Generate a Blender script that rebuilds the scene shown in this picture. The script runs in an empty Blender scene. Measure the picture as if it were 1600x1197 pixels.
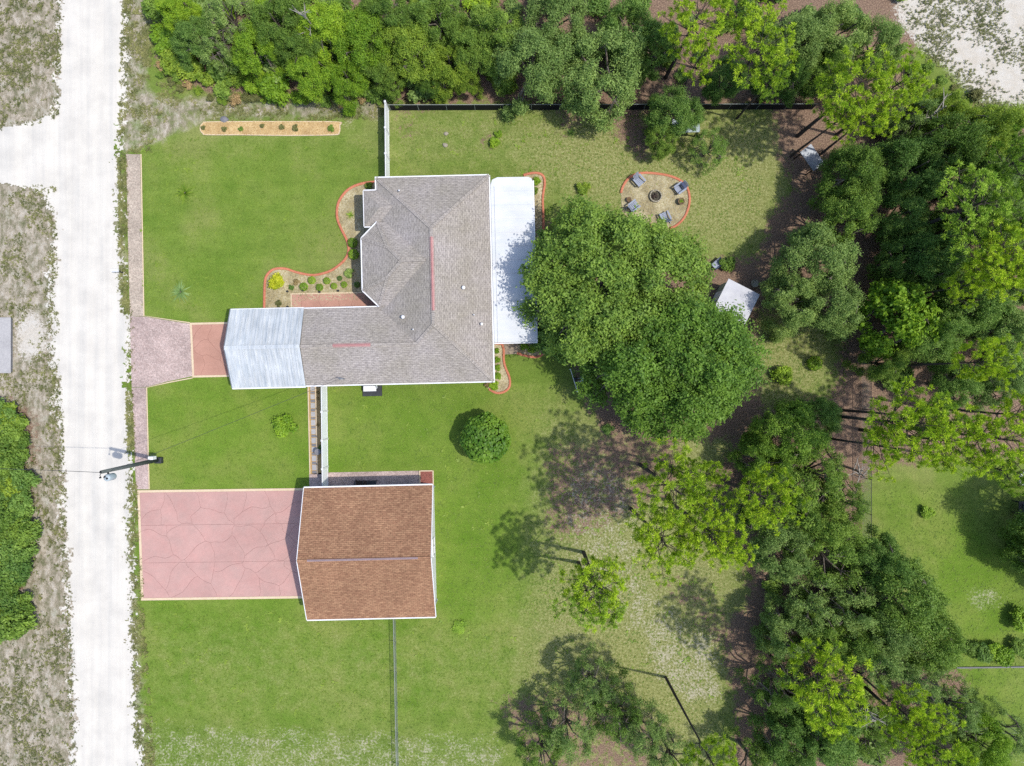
import bpy, math, random
import numpy as np
from mathutils import Vector, Matrix

# ------------------------------------------------------------------ camera, sky, sun, exposure
sc = bpy.context.scene
CAM_H = 60.0
FPX = 1108.0                                   # focal length in pixels of the 1600 px wide photograph
cam_d = bpy.data.cameras.new("camera"); cam = bpy.data.objects.new("camera", cam_d)
sc.collection.objects.link(cam)
cam.location = (0, 0, CAM_H); cam.rotation_euler = (0, 0, 0)
cam_d.sensor_width = 36.0; cam_d.lens = 36.0 * FPX / 1600.0
cam_d.clip_start = 0.5; cam_d.clip_end = 2000
sc.camera = cam

SUN_EL, SUN_DIR = 63.5, (0.975, -0.22)          # towards the sun in plan: east, a little south
world = bpy.data.worlds.new("World"); sc.world = world; world.use_nodes = True
wn = world.node_tree
sky = wn.nodes.new("ShaderNodeTexSky"); sky.sky_type = 'NISHITA'; sky.sun_disc = False
sky.sun_elevation = math.radians(SUN_EL)
sky.sun_rotation = math.atan2(SUN_DIR[0], SUN_DIR[1])
sky.dust_density = 1.5
wn.links.new(sky.outputs[0], wn.nodes["Background"].inputs[0])
wn.nodes["Background"].inputs[1].default_value = 0.15
sun_d = bpy.data.lights.new("sun", 'SUN'); sun = bpy.data.objects.new("sun", sun_d)
sc.collection.objects.link(sun)
sun_d.energy = 2.7; sun_d.angle = math.radians(0.8); sun_d.color = (1.0, 0.945, 0.85)
_e = math.radians(SUN_EL); _n = math.hypot(*SUN_DIR)
_sd = Vector((SUN_DIR[0]/_n*math.cos(_e), SUN_DIR[1]/_n*math.cos(_e), math.sin(_e)))
sun.rotation_euler = _sd.to_track_quat('Z', 'Y').to_euler(); sun.location = (40, -10, 80)

vs = sc.view_settings
vs.view_transform = 'Standard'; vs.look = 'None'; vs.gamma = 1.0; vs.use_curve_mapping = False
vs.exposure = 0.74
sc.cycles.use_denoising = False
sc.cycles.max_bounces = 6; sc.cycles.diffuse_bounces = 3; sc.cycles.transmission_bounces = 3
sc.cycles.transparent_max_bounces = 6

# ------------------------------------------------------------------ helpers
S = CAM_H / FPX                                 # metres per photo pixel on the ground
def P(px, py, z=0.0):
    k = S * (1 - z / CAM_H)
    return ((px - 800) * k, (598.5 - py) * k)
def P3(px, py, z=0.0):
    x, y = P(px, py, z); return (x, y, z)
R = math.radians
col = sc.collection
KALB = 0.56                                     # lit photo colour -> base colour
def C(r, g, b, k=1.0):
    f = lambda c: ((c/255+0.055)/1.055)**2.4 if c > 10 else c/255/12.92
    return (f(r)*KALB*k, f(g)*KALB*k, f(b)*KALB*k, 1)

def tag(o, label=None, cat=None, group=None, kind=None):
    if label: o["label"] = label
    if cat: o["category"] = cat
    if group: o["group"] = group
    if kind: o["kind"] = kind
    return o
def empty(name, loc=(0, 0, 0), rz=0.0):
    o = bpy.data.objects.new(name, None); col.objects.link(o)
    o.location = loc; o.rotation_euler = (0, 0, rz); o.empty_display_size = 0.3
    return o
def thing(name, label, cat, loc=(0, 0, 0), rz=0.0, group=None):
    return tag(empty(name, loc, rz), label, cat, group)
def link(name, me, parent=None, loc=None):
    o = bpy.data.objects.new(name, me); col.objects.link(o)
    if parent: o.parent = parent
    if loc: o.location = loc
    return o
def copy_tree(o, parent=None):
    c = o.copy(); col.objects.link(c); c.parent = parent
    for ch in o.children: copy_tree(ch, c)
    return c
def setmat(o, m):
    for s in o.material_slots:
        s.link = 'OBJECT'; s.material = m

class MB:
    def __init__(s): s.v = []; s.f = []
    def add(s, vs_, fs):
        b = len(s.v); s.v += [tuple(p) for p in vs_]; s.f += [tuple(i + b for i in f) for f in fs]; return s
    def box(s, x0, y0, z0, x1, y1, z1):
        return s.add([(x0,y0,z0),(x1,y0,z0),(x1,y1,z0),(x0,y1,z0),(x0,y0,z1),(x1,y0,z1),(x1,y1,z1),(x0,y1,z1)],
                     [(3,2,1,0),(4,5,6,7),(0,1,5,4),(1,2,6,5),(2,3,7,6),(3,0,4,7)])
    def bbox(s, x0, y0, z0, x1, y1, z1, b=0.02):
        """box with bevelled top edge"""
        vs_ = [(x0,y0,z0),(x1,y0,z0),(x1,y1,z0),(x0,y1,z0),(x0,y0,z1-b),(x1,y0,z1-b),(x1,y1,z1-b),(x0,y1,z1-b),
               (x0+b,y0+b,z1),(x1-b,y0+b,z1),(x1-b,y1-b,z1),(x0+b,y1-b,z1)]
        fs = [(3,2,1,0),(8,9,10,11)]
        for i in range(4):
            j = (i+1) % 4; fs += [(i,j,4+j,4+i),(4+i,4+j,8+j,8+i)]
        return s.add(vs_, fs)
    def beam(s, p, q, w, h):
        p = Vector(p); q = Vector(q); d = (q-p).normalized()
        up = Vector((0,0,1)) if abs(d.z) < 0.9 else Vector((1,0,0))
        a = d.cross(up).normalized()*(w/2); c = a.cross(d).normalized()*(h/2)
        vs_ = [p-a-c, p+a-c, p+a+c, p-a+c, q-a-c, q+a-c, q+a+c, q-a+c]
        return s.add(vs_, [(3,2,1,0),(4,5,6,7),(0,1,5,4),(1,2,6,5),(2,3,7,6),(3,0,4,7)])
    def prism(s, poly, z0, z1, b=0.0):
        n = len(poly); vs_ = [(x,y,z0) for x,y in poly] + [(x,y,z1-b) for x,y in poly]
        fs = [tuple(range(n-1,-1,-1))]
        for i in range(n): j = (i+1) % n; fs.append((i,j,n+j,n+i))
        if b > 0:
            cx = sum(p[0] for p in poly)/n; cy = sum(p[1] for p in poly)/n
            for x, y in poly:
                d = math.hypot(x-cx, y-cy) or 1
                vs_.append((x-(x-cx)/d*b, y-(y-cy)/d*b, z1))
            for i in range(n): j = (i+1) % n; fs.append((n+i,n+j,2*n+j,2*n+i))
            fs.append(tuple(range(2*n,3*n)))
        else: fs.append(tuple(range(n,2*n)))
        return s.add(vs_, fs)
    def tube(s, pts, rad, n=6, cap=True):
        pts = [Vector(p) for p in pts]
        if not hasattr(rad, '__len__'): rad = [rad]*len(pts)
        vs_ = []; fs = []; a = None
        for i, p in enumerate(pts):
            d = (pts[min(i+1,len(pts)-1)] - pts[max(i-1,0)])
            d = d.normalized() if d.length > 1e-9 else Vector((0,0,1))
            if a is None: a = d.orthogonal().normalized()
            a = (a - d*a.dot(d)); a = a.normalized() if a.length > 1e-6 else d.orthogonal().normalized()
            b = d.cross(a)
            for k in range(n):
                t = 2*math.pi*k/n; vs_.append(p + (a*math.cos(t)+b*math.sin(t))*rad[i])
        for i in range(len(pts)-1):
            for k in range(n):
                l = (k+1) % n; fs.append((i*n+k, i*n+l, (i+1)*n+l, (i+1)*n+k))
        if cap: fs += [tuple(range(n-1,-1,-1)), tuple(range((len(pts)-1)*n, len(pts)*n))]
        return s.add(vs_, fs)
    def lathe(s, prof, n=16, c=(0,0,0)):
        vs_ = []; fs = []
        for r, z in prof:
            for k in range(n):
                t = 2*math.pi*k/n; vs_.append((c[0]+r*math.cos(t), c[1]+r*math.sin(t), c[2]+z))
        for i in range(len(prof)-1):
            for k in range(n):
                l = (k+1) % n; fs.append((i*n+k, i*n+l, (i+1)*n+l, (i+1)*n+k))
        if prof[-1][0] > 1e-6: fs.append(tuple(range((len(prof)-1)*n, len(prof)*n)))
        return s.add(vs_, fs)
    def build(s, name, mat, parent=None, smooth=False, loc=None, uv=False):
        me = bpy.data.meshes.new(name); me.from_pydata(s.v, [], s.f); me.materials.append(mat)
        if smooth: me.polygons.foreach_set('use_smooth', [True]*len(me.polygons))
        if uv: slope_uv(me)
        me.update(); return link(name, me, parent, loc)

def slope_uv(me):
    """uv in metres: u along the eave, v up the slope"""
    lay = me.uv_layers.new(name="UVMap")
    for p in me.polygons:
        n = p.normal; t = Vector((0,0,1)).cross(n)
        t = t.normalized() if t.length > 1e-4 else Vector((1,0,0))
        b = n.cross(t)
        for li in p.loop_indices:
            co = me.vertices[me.loops[li].vertex_index].co
            lay.data[li].uv = (co.dot(t), co.dot(b))

def np_mesh(name, V, F, mat):
    """V (n,3), F (m,k) arrays"""
    me = bpy.data.meshes.new(name); k = F.shape[1]; m = F.shape[0]
    me.vertices.add(len(V)); me.vertices.foreach_set('co', np.ascontiguousarray(V, dtype=np.float32).ravel())
    me.loops.add(m*k); me.loops.foreach_set('vertex_index', np.ascontiguousarray(F, dtype=np.int32).ravel())
    me.polygons.add(m); me.polygons.foreach_set('loop_start', np.arange(0, m*k, k, dtype=np.int32))
    me.update(calc_edges=True)
    if mat: me.materials.append(mat)
    return me

def catmull(pts, n=8, closed=False):
    out = []; L = len(pts)
    rng = range(L) if closed else range(L-1)
    for i in rng:
        g = (lambda k: pts[k % L]) if closed else (lambda k: pts[max(0, min(L-1, k))])
        p0, p1, p2, p3 = g(i-1), g(i), g(i+1), g(i+2)
        for j in range(n):
            t = j/n
            out.append(tuple(0.5*((2*p1[c]) + (-p0[c]+p2[c])*t + (2*p0[c]-5*p1[c]+4*p2[c]-p3[c])*t*t +
                                  (-p0[c]+3*p1[c]-3*p2[c]+p3[c])*t**3) for c in range(2)))
    if not closed: out.append(tuple(pts[-1]))
    return out

# ------------------------------------------------------------------ materials
def newmat(name, rough=0.8, spec=0.25):
    m = bpy.data.materials.new(name); m.use_nodes = True
    b = m.node_tree.nodes["Principled BSDF"]
    b.inputs["Roughness"].default_value = rough
    b.inputs["Specular IOR Level"].default_value = spec
    return m, m.node_tree, b
def N(nt, t, **kw):
    n = nt.nodes.new(t)
    for k, v in kw.items(): setattr(n, k, v)
    return n
def coords(nt, scale=(1,1,1), which="Object", rot=(0,0,0)):
    tc = N(nt, "ShaderNodeTexCoord"); mp = N(nt, "ShaderNodeMapping")
    mp.inputs["Scale"].default_value = scale; mp.inputs["Rotation"].default_value = rot
    nt.links.new(tc.outputs[which], mp.inputs[0]); return mp.outputs[0]
def noise(nt, vec, scale, detail=4, rough=0.6):
    n = N(nt, "ShaderNodeTexNoise"); n.inputs["Scale"].default_value = scale
    n.inputs["Detail"].default_value = detail; n.inputs["Roughness"].default_value = rough
    nt.links.new(vec, n.inputs["Vector"]); return n.outputs["Fac"]
def ramp(nt, fac, stops, interp='LINEAR'):
    r = N(nt, "ShaderNodeValToRGB"); cr = r.color_ramp; cr.interpolation = interp
    while len(cr.elements) < len(stops): cr.elements.new(0.5)
    for e, (p, c) in zip(cr.elements, stops): e.position = p; e.color = c
    nt.links.new(fac, r.inputs[0]); return r.outputs[0]
def mix(nt, fac, a, b, blend='MIX'):
    m = N(nt, "ShaderNodeMix", data_type='RGBA', blend_type=blend)
    for i, v in ((0, fac), (6, a), (7, b)):
        if hasattr(v, 'links'): nt.links.new(v, m.inputs[i])
        else: m.inputs[i].default_value = v
    return m.outputs[2]
def math_(nt, op, a, b=0.5, clamp=False):
    m = N(nt, "ShaderNodeMath", operation=op); m.use_clamp = clamp
    for i, v in ((0, a), (1, b)):
        if hasattr(v, 'links'): nt.links.new(v, m.inputs[i])
        else: m.inputs[i].default_value = v
    return m.outputs[0]
def step(nt, x, lo, hi):
    m = N(nt, "ShaderNodeMapRange"); m.interpolation_type = 'SMOOTHSTEP'
    nt.links.new(x, m.inputs[0])
    for i, v in ((1, lo), (2, hi)):
        if hasattr(v, 'links'): nt.links.new(v, m.inputs[i])
        else: m.inputs[i].default_value = v
    return m.outputs[0]
def bump(nt, b, h, strength=0.4, dist=0.05):
    n = N(nt, "ShaderNodeBump"); n.inputs["Strength"].default_value = strength; n.inputs["Distance"].default_value = dist
    nt.links.new(h, n.inputs["Height"]); nt.links.new(n.outputs[0], b.inputs["Normal"])
G = lambda v: (v, v, v, 1)
def m_plain(name, c1, c2=None, scale=6.0, rough=0.7, spec=0.3, stretch=(1,1,1), metal=0.0, bmp=0.15, dirt=0.25):
    m, nt, b = newmat(name, rough, spec); v = coords(nt, stretch)
    f = noise(nt, v, scale, 5)
    c2 = c2 or tuple(c*0.82 for c in c1[:3]) + (1,)
    c = ramp(nt, f, [(0.35, c1), (0.68, c2)])
    f2 = noise(nt, coords(nt), 0.7, 6)
    c = mix(nt, dirt, c, ramp(nt, f2, [(0.35, G(0.62)), (0.65, G(1.15))]), 'MULTIPLY')
    nt.links.new(c, b.inputs["Base Color"]); b.inputs["Metallic"].default_value = metal
    if bmp: bump(nt, b, f, bmp, 0.03)
    return m
def m_shingle(name, c1, c2, dark, speck=0.45, light=None):
    m, nt, b = newmat(name, 0.92, 0.12); v = coords(nt, which="UV")
    br = N(nt, "ShaderNodeTexBrick"); nt.links.new(v, br.inputs["Vector"])
    br.offset = 0.5; br.inputs["Scale"].default_value = 1.0
    br.inputs["Color1"].default_value = c1; br.inputs["Color2"].default_value = c2; br.inputs["Mortar"].default_value = dark
    br.inputs["Mortar Size"].default_value = 0.012; br.inputs["Bias"].default_value = 0.1
    br.inputs["Brick Width"].default_value = 0.34; br.inputs["Row Height"].default_value = 0.15
    f = noise(nt, coords(nt, (3.5, 9, 1), "UV"), 1.0, 3, 0.7)
    c = mix(nt, speck, br.outputs["Color"], ramp(nt, f, [(0.40, G(0.45)), (0.52, G(1.0)), (0.68, G(1.22))]), 'MULTIPLY')
    f2 = noise(nt, coords(nt), 0.35, 4, 0.6)
    c = mix(nt, 0.75, c, ramp(nt, f2, [(0.3, light or G(0.78)), (0.7, G(1.12))]), 'MULTIPLY')
    nt.links.new(c, b.inputs["Base Color"]); bump(nt, b, br.outputs["Fac"], 0.5, -0.02)
    return m
def m_pavers(name, c1, c2, c3, w=0.22, h=0.11, rot=0.6):
    m, nt, b = newmat(name, 0.9, 0.15); v = coords(nt, rot=(0, 0, rot))
    br = N(nt, "ShaderNodeTexBrick"); nt.links.new(v, br.inputs["Vector"]); br.inputs["Scale"].default_value = 1.0
    br.inputs["Color1"].default_value = c1; br.inputs["Color2"].default_value = c2; br.inputs["Mortar"].default_value = c3
    br.inputs["Mortar Size"].default_value = 0.008; br.inputs["Brick Width"].default_value = w; br.inputs["Row Height"].default_value = h
    f = noise(nt, coords(nt), 7, 3, 0.8); f2 = noise(nt, coords(nt), 0.5, 5)
    c = mix(nt, 0.6, br.outputs["Color"], ramp(nt, f, [(0.36, G(0.6)), (0.5, G(1)), (0.66, G(1.5))]), 'MULTIPLY')
    c = mix(nt, 0.8, c, ramp(nt, f2, [(0.32, G(0.75)), (0.7, G(1.2))]), 'MULTIPLY')
    nt.links.new(c, b.inputs["Base Color"]); bump(nt, b, br.outputs["Fac"], 0.5, -0.02)
    return m
LEAFK = 2.0                                    # crowns are seen through their own shade
def m_leaf(name, c1, c2, trans=0.4, nscale=0.9):
    if trans > 0: c1, c2 = [(min(q[0]*LEAFK*1.03, .7), min(q[1]*LEAFK, .7), min(q[2]*LEAFK*.86, .7), 1) for q in (c1, c2)]
    m = bpy.data.materials.new(name); m.use_nodes = True; nt = m.node_tree
    nt.nodes.remove(nt.nodes["Principled BSDF"]); out = nt.nodes["Material Output"]
    gi = N(nt, "ShaderNodeNewGeometry"); oi = N(nt, "ShaderNodeObjectInfo")
    f = noise(nt, coords(nt), nscale, 2)
    r = math_(nt, 'ADD', math_(nt, 'MULTIPLY', gi.outputs["Random Per Island"], 0.4), math_(nt, 'MULTIPLY', step(nt, f, 0.32, 0.66), 0.6))
    c = ramp(nt, r, [(0.0, c1), (1.0, c2)])
    hs = N(nt, "ShaderNodeHueSaturation"); nt.links.new(c, hs.inputs["Color"])
    mr = N(nt, "ShaderNodeMapRange"); nt.links.new(oi.outputs["Random"], mr.inputs[0]); mr.inputs[3].default_value = 0.8; mr.inputs[4].default_value = 1.2
    nt.links.new(mr.outputs[0], hs.inputs["Value"])
    mh = N(nt, "ShaderNodeMapRange"); nt.links.new(oi.outputs["Random"], mh.inputs[0]); mh.inputs[3].default_value = 0.508; mh.inputs[4].default_value = 0.492
    nt.links.new(mh.outputs[0], hs.inputs["Hue"])
    d = N(nt, "ShaderNodeBsdfPrincipled"); d.inputs["Roughness"].default_value = 0.55; d.inputs["Specular IOR Level"].default_value = 0.3
    t = N(nt, "ShaderNodeBsdfTranslucent"); mx = N(nt, "ShaderNodeMixShader"); mx.inputs[0].default_value = trans
    nt.links.new(hs.outputs[0], d.inputs["Base Color"]); nt.links.new(hs.outputs[0], t.inputs[0])
    nt.links.new(d.outputs[0], mx.inputs[1]); nt.links.new(t.outputs[0], mx.inputs[2]); nt.links.new(mx.outputs[0], out.inputs[0])
    return m

SAND = C(222, 212, 196); 
def m_ground():
    m, nt, b = newmat("ground_cover", 0.95, 0.08)
    A = N(nt, "ShaderNodeVertexColor", layer_name="zone_a"); B = N(nt, "ShaderNodeVertexColor", layer_name="zone_b")
    sa = N(nt, "ShaderNodeSeparateColor"); nt.links.new(A.outputs[0], sa.inputs[0])
    sb = N(nt, "ShaderNodeSeparateColor"); nt.links.new(B.outputs[0], sb.inputs[0])
    lush, sand, litter_shade = sa.outputs; speck, dry, weed = sb.outputs
    v = coords(nt)
    n_big = noise(nt, v, 0.16, 4); n_mid = noise(nt, v, 0.9, 4, 0.65); n_fine = noise(nt, v, 5.5, 4, 0.75); n_grain = noise(nt, v, 16, 3, 0.8)
    n_str = noise(nt, coords(nt, (0.12, 1.1, 1), rot=(0, 0, R(1.5))), 1.0, 3)
    # lawn
    c = ramp(nt, n_mid, [(0.32, C(112,142,56)), (0.55, C(138,162,72)), (0.72, C(160,174,92))])
    c = mix(nt, 0.6, c, ramp(nt, n_big, [(0.33, C(112,142,56)), (0.5, C(134,154,76)), (0.67, C(166,166,108))]))
    c = mix(nt, 0.5, c, ramp(nt, n_str, [(0.35, G(0.82)), (0.65, G(1.14))]), 'MULTIPLY')
    lushc = mix(nt, 0.55, ramp(nt, n_mid, [(0.3, C(106,144,44)), (0.7, C(142,170,68))]), ramp(nt, n_str, [(0.3, C(108,148,46)), (0.7, C(136,166,62))]))
    lushc = mix(nt, 0.45, lushc, ramp(nt, n_big, [(0.38, C(108,146,46)), (0.5, C(132,158,66)), (0.62, C(164,168,94))]))
    c = mix(nt, lush, c, lushc)
    dryf = step(nt, math_(nt, 'ADD', dry, math_(nt, 'MULTIPLY', math_(nt, 'SUBTRACT', n_mid, 0.5), 0.9)), 0.1, 0.85)
    c = mix(nt, dryf, c, ramp(nt, n_fine, [(0.34, C(134,140,78)), (0.52, C(164,168,106)), (0.7, C(194,194,144))]))
    # fine grass relief in colour
    c = mix(nt, 0.62, c, ramp(nt, n_grain, [(0.34, G(0.6)), (0.5, G(1.0)), (0.68, G(1.38))]), 'MULTIPLY')
    c = mix(nt, 0.45, c, ramp(nt, n_fine, [(0.36, G(0.7)), (0.5, G(1.0)), (0.66, G(1.25))]), 'MULTIPLY')
    # weedy verge: olive, grey-brown thatch and sand
    wv = noise(nt, coords(nt, (1, 0.55, 1)), 2.1, 5, 0.72)
    wc = ramp(nt, wv, [(0.30, C(104,112,76)), (0.41, C(138,138,108)), (0.48, C(176,166,146)), (0.54, C(212,202,184)), (0.64, C(236,230,218))])
    wc = mix(nt, 0.45, wc, ramp(nt, n_mid, [(0.34, C(124,130,92)), (0.5, C(160,150,130)), (0.66, C(200,186,168))]))
    wc = mix(nt, 0.7, wc, ramp(nt, n_grain, [(0.34, G(0.5)), (0.5, G(1.0)), (0.66, G(1.4))]), 'MULTIPLY')
    c = mix(nt, step(nt, math_(nt, 'ADD', weed, math_(nt, 'MULTIPLY', math_(nt, 'SUBTRACT', n_mid, 0.5), 0.8)), 0.3, 0.7), c, wc)
    # leaf litter and pine straw; same colour also paints some tree and bush shadows
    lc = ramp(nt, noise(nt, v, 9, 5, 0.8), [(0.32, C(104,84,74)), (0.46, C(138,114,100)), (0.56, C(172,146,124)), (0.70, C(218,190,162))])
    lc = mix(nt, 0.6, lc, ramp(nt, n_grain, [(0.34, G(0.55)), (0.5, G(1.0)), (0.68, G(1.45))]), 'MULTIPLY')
    lf = step(nt, math_(nt, 'ADD', litter_shade, math_(nt, 'MULTIPLY', math_(nt, 'SUBTRACT', noise(nt, v, 1.5, 6, 0.8), 0.5), 2.2)), 0.36, 0.66)
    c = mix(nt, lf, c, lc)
    # sand showing through in speckles
    sf = step(nt, math_(nt, 'ADD', math_(nt, 'SUBTRACT', speck, 0.62), math_(nt, 'ADD', math_(nt, 'MULTIPLY', math_(nt, 'SUBTRACT', noise(nt, v, 5.5, 4, 0.75), 0.5), 1.7), math_(nt, 'MULTIPLY', math_(nt, 'SUBTRACT', n_mid, 0.5), 0.9))), -0.06, 0.3)
    sandc = ramp(nt, n_grain, [(0.3, C(196,184,162)), (0.6, C(228,220,206))])
    c = mix(nt, math_(nt, 'MULTIPLY', sf, 0.7), c, sandc)
    s2 = step(nt, math_(nt, 'ADD', sand, math_(nt, 'MULTIPLY', math_(nt, 'SUBTRACT', n_fine, 0.5), 1.0)), 0.42, 0.6)
    c = mix(nt, s2, c, ramp(nt, n_mid, [(0.3, C(222,212,196)), (0.7, C(240,236,228))]))
    nt.links.new(c, b.inputs["Base Color"])
    h = math_(nt, 'ADD', n_grain, math_(nt, 'MULTIPLY', n_fine, 0.8))
    bump(nt, b, h, 0.55, 0.10)
    return m
def m_road():
    m, nt, b = newmat("white_sand_road", 0.95, 0.1)
    n1 = noise(nt, coords(nt, (1.6, 0.05, 1), rot=(0, 0, R(-1.3))), 1.0, 4); n2 = noise(nt, coords(nt), 0.5, 5); n3 = noise(nt, coords(nt), 14, 3, 0.8)
    c = ramp(nt, n1, [(0.34, C(224,222,216)), (0.48, C(240,235,226)), (0.62, C(250,244,232))])
    c = mix(nt, 0.55, c, ramp(nt, n2, [(0.3, C(216,212,205)), (0.6, C(248,243,233))]))
    c = mix(nt, 0.22, c, ramp(nt, n3, [(0.36, G(0.7)), (0.52, G(1.0)), (0.7, G(1.15))]), 'MULTIPLY')
    n4 = noise(nt, coords(nt, (5.5, 0.09, 1), rot=(0, 0, R(-1.3))), 1.0, 3, 0.7)
    c = mix(nt, 0.18, c, ramp(nt, n4, [(0.36, G(0.84)), (0.55, G(1.04))]), 'MULTIPLY')
    nt.links.new(c, b.inputs["Base Color"]); bump(nt, b, n3, 0.3, 0.03)
    return m
def m_stamped(name, c1, c2):
    m, nt, b = newmat(name, 0.75, 0.25)
    n1 = noise(nt, coords(nt), 0.8, 5); n2 = noise(nt, coords(nt), 9, 4, 0.7)
    c = ramp(nt, n1, [(0.3, c1), (0.7, c2)])
    c = mix(nt, 0.5, c, ramp(nt, noise(nt, coords(nt), 0.28, 6, 0.7), [(0.35, G(0.8)), (0.65, G(1.18))]), "MULTIPLY")
    oi = N(nt, "ShaderNodeObjectInfo")
    c = mix(nt, 1.0, c, ramp(nt, oi.outputs["Random"], [(0, G(0.985)), (1, G(1.015))]), 'MULTIPLY')
    c = mix(nt, 0.25, c, ramp(nt, n2, [(0.35, G(0.75)), (0.65, G(1.2))]), 'MULTIPLY')
    nt.links.new(c, b.inputs["Base Color"]); bump(nt, b, n2, 0.25, 0.02)
    return m

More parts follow.
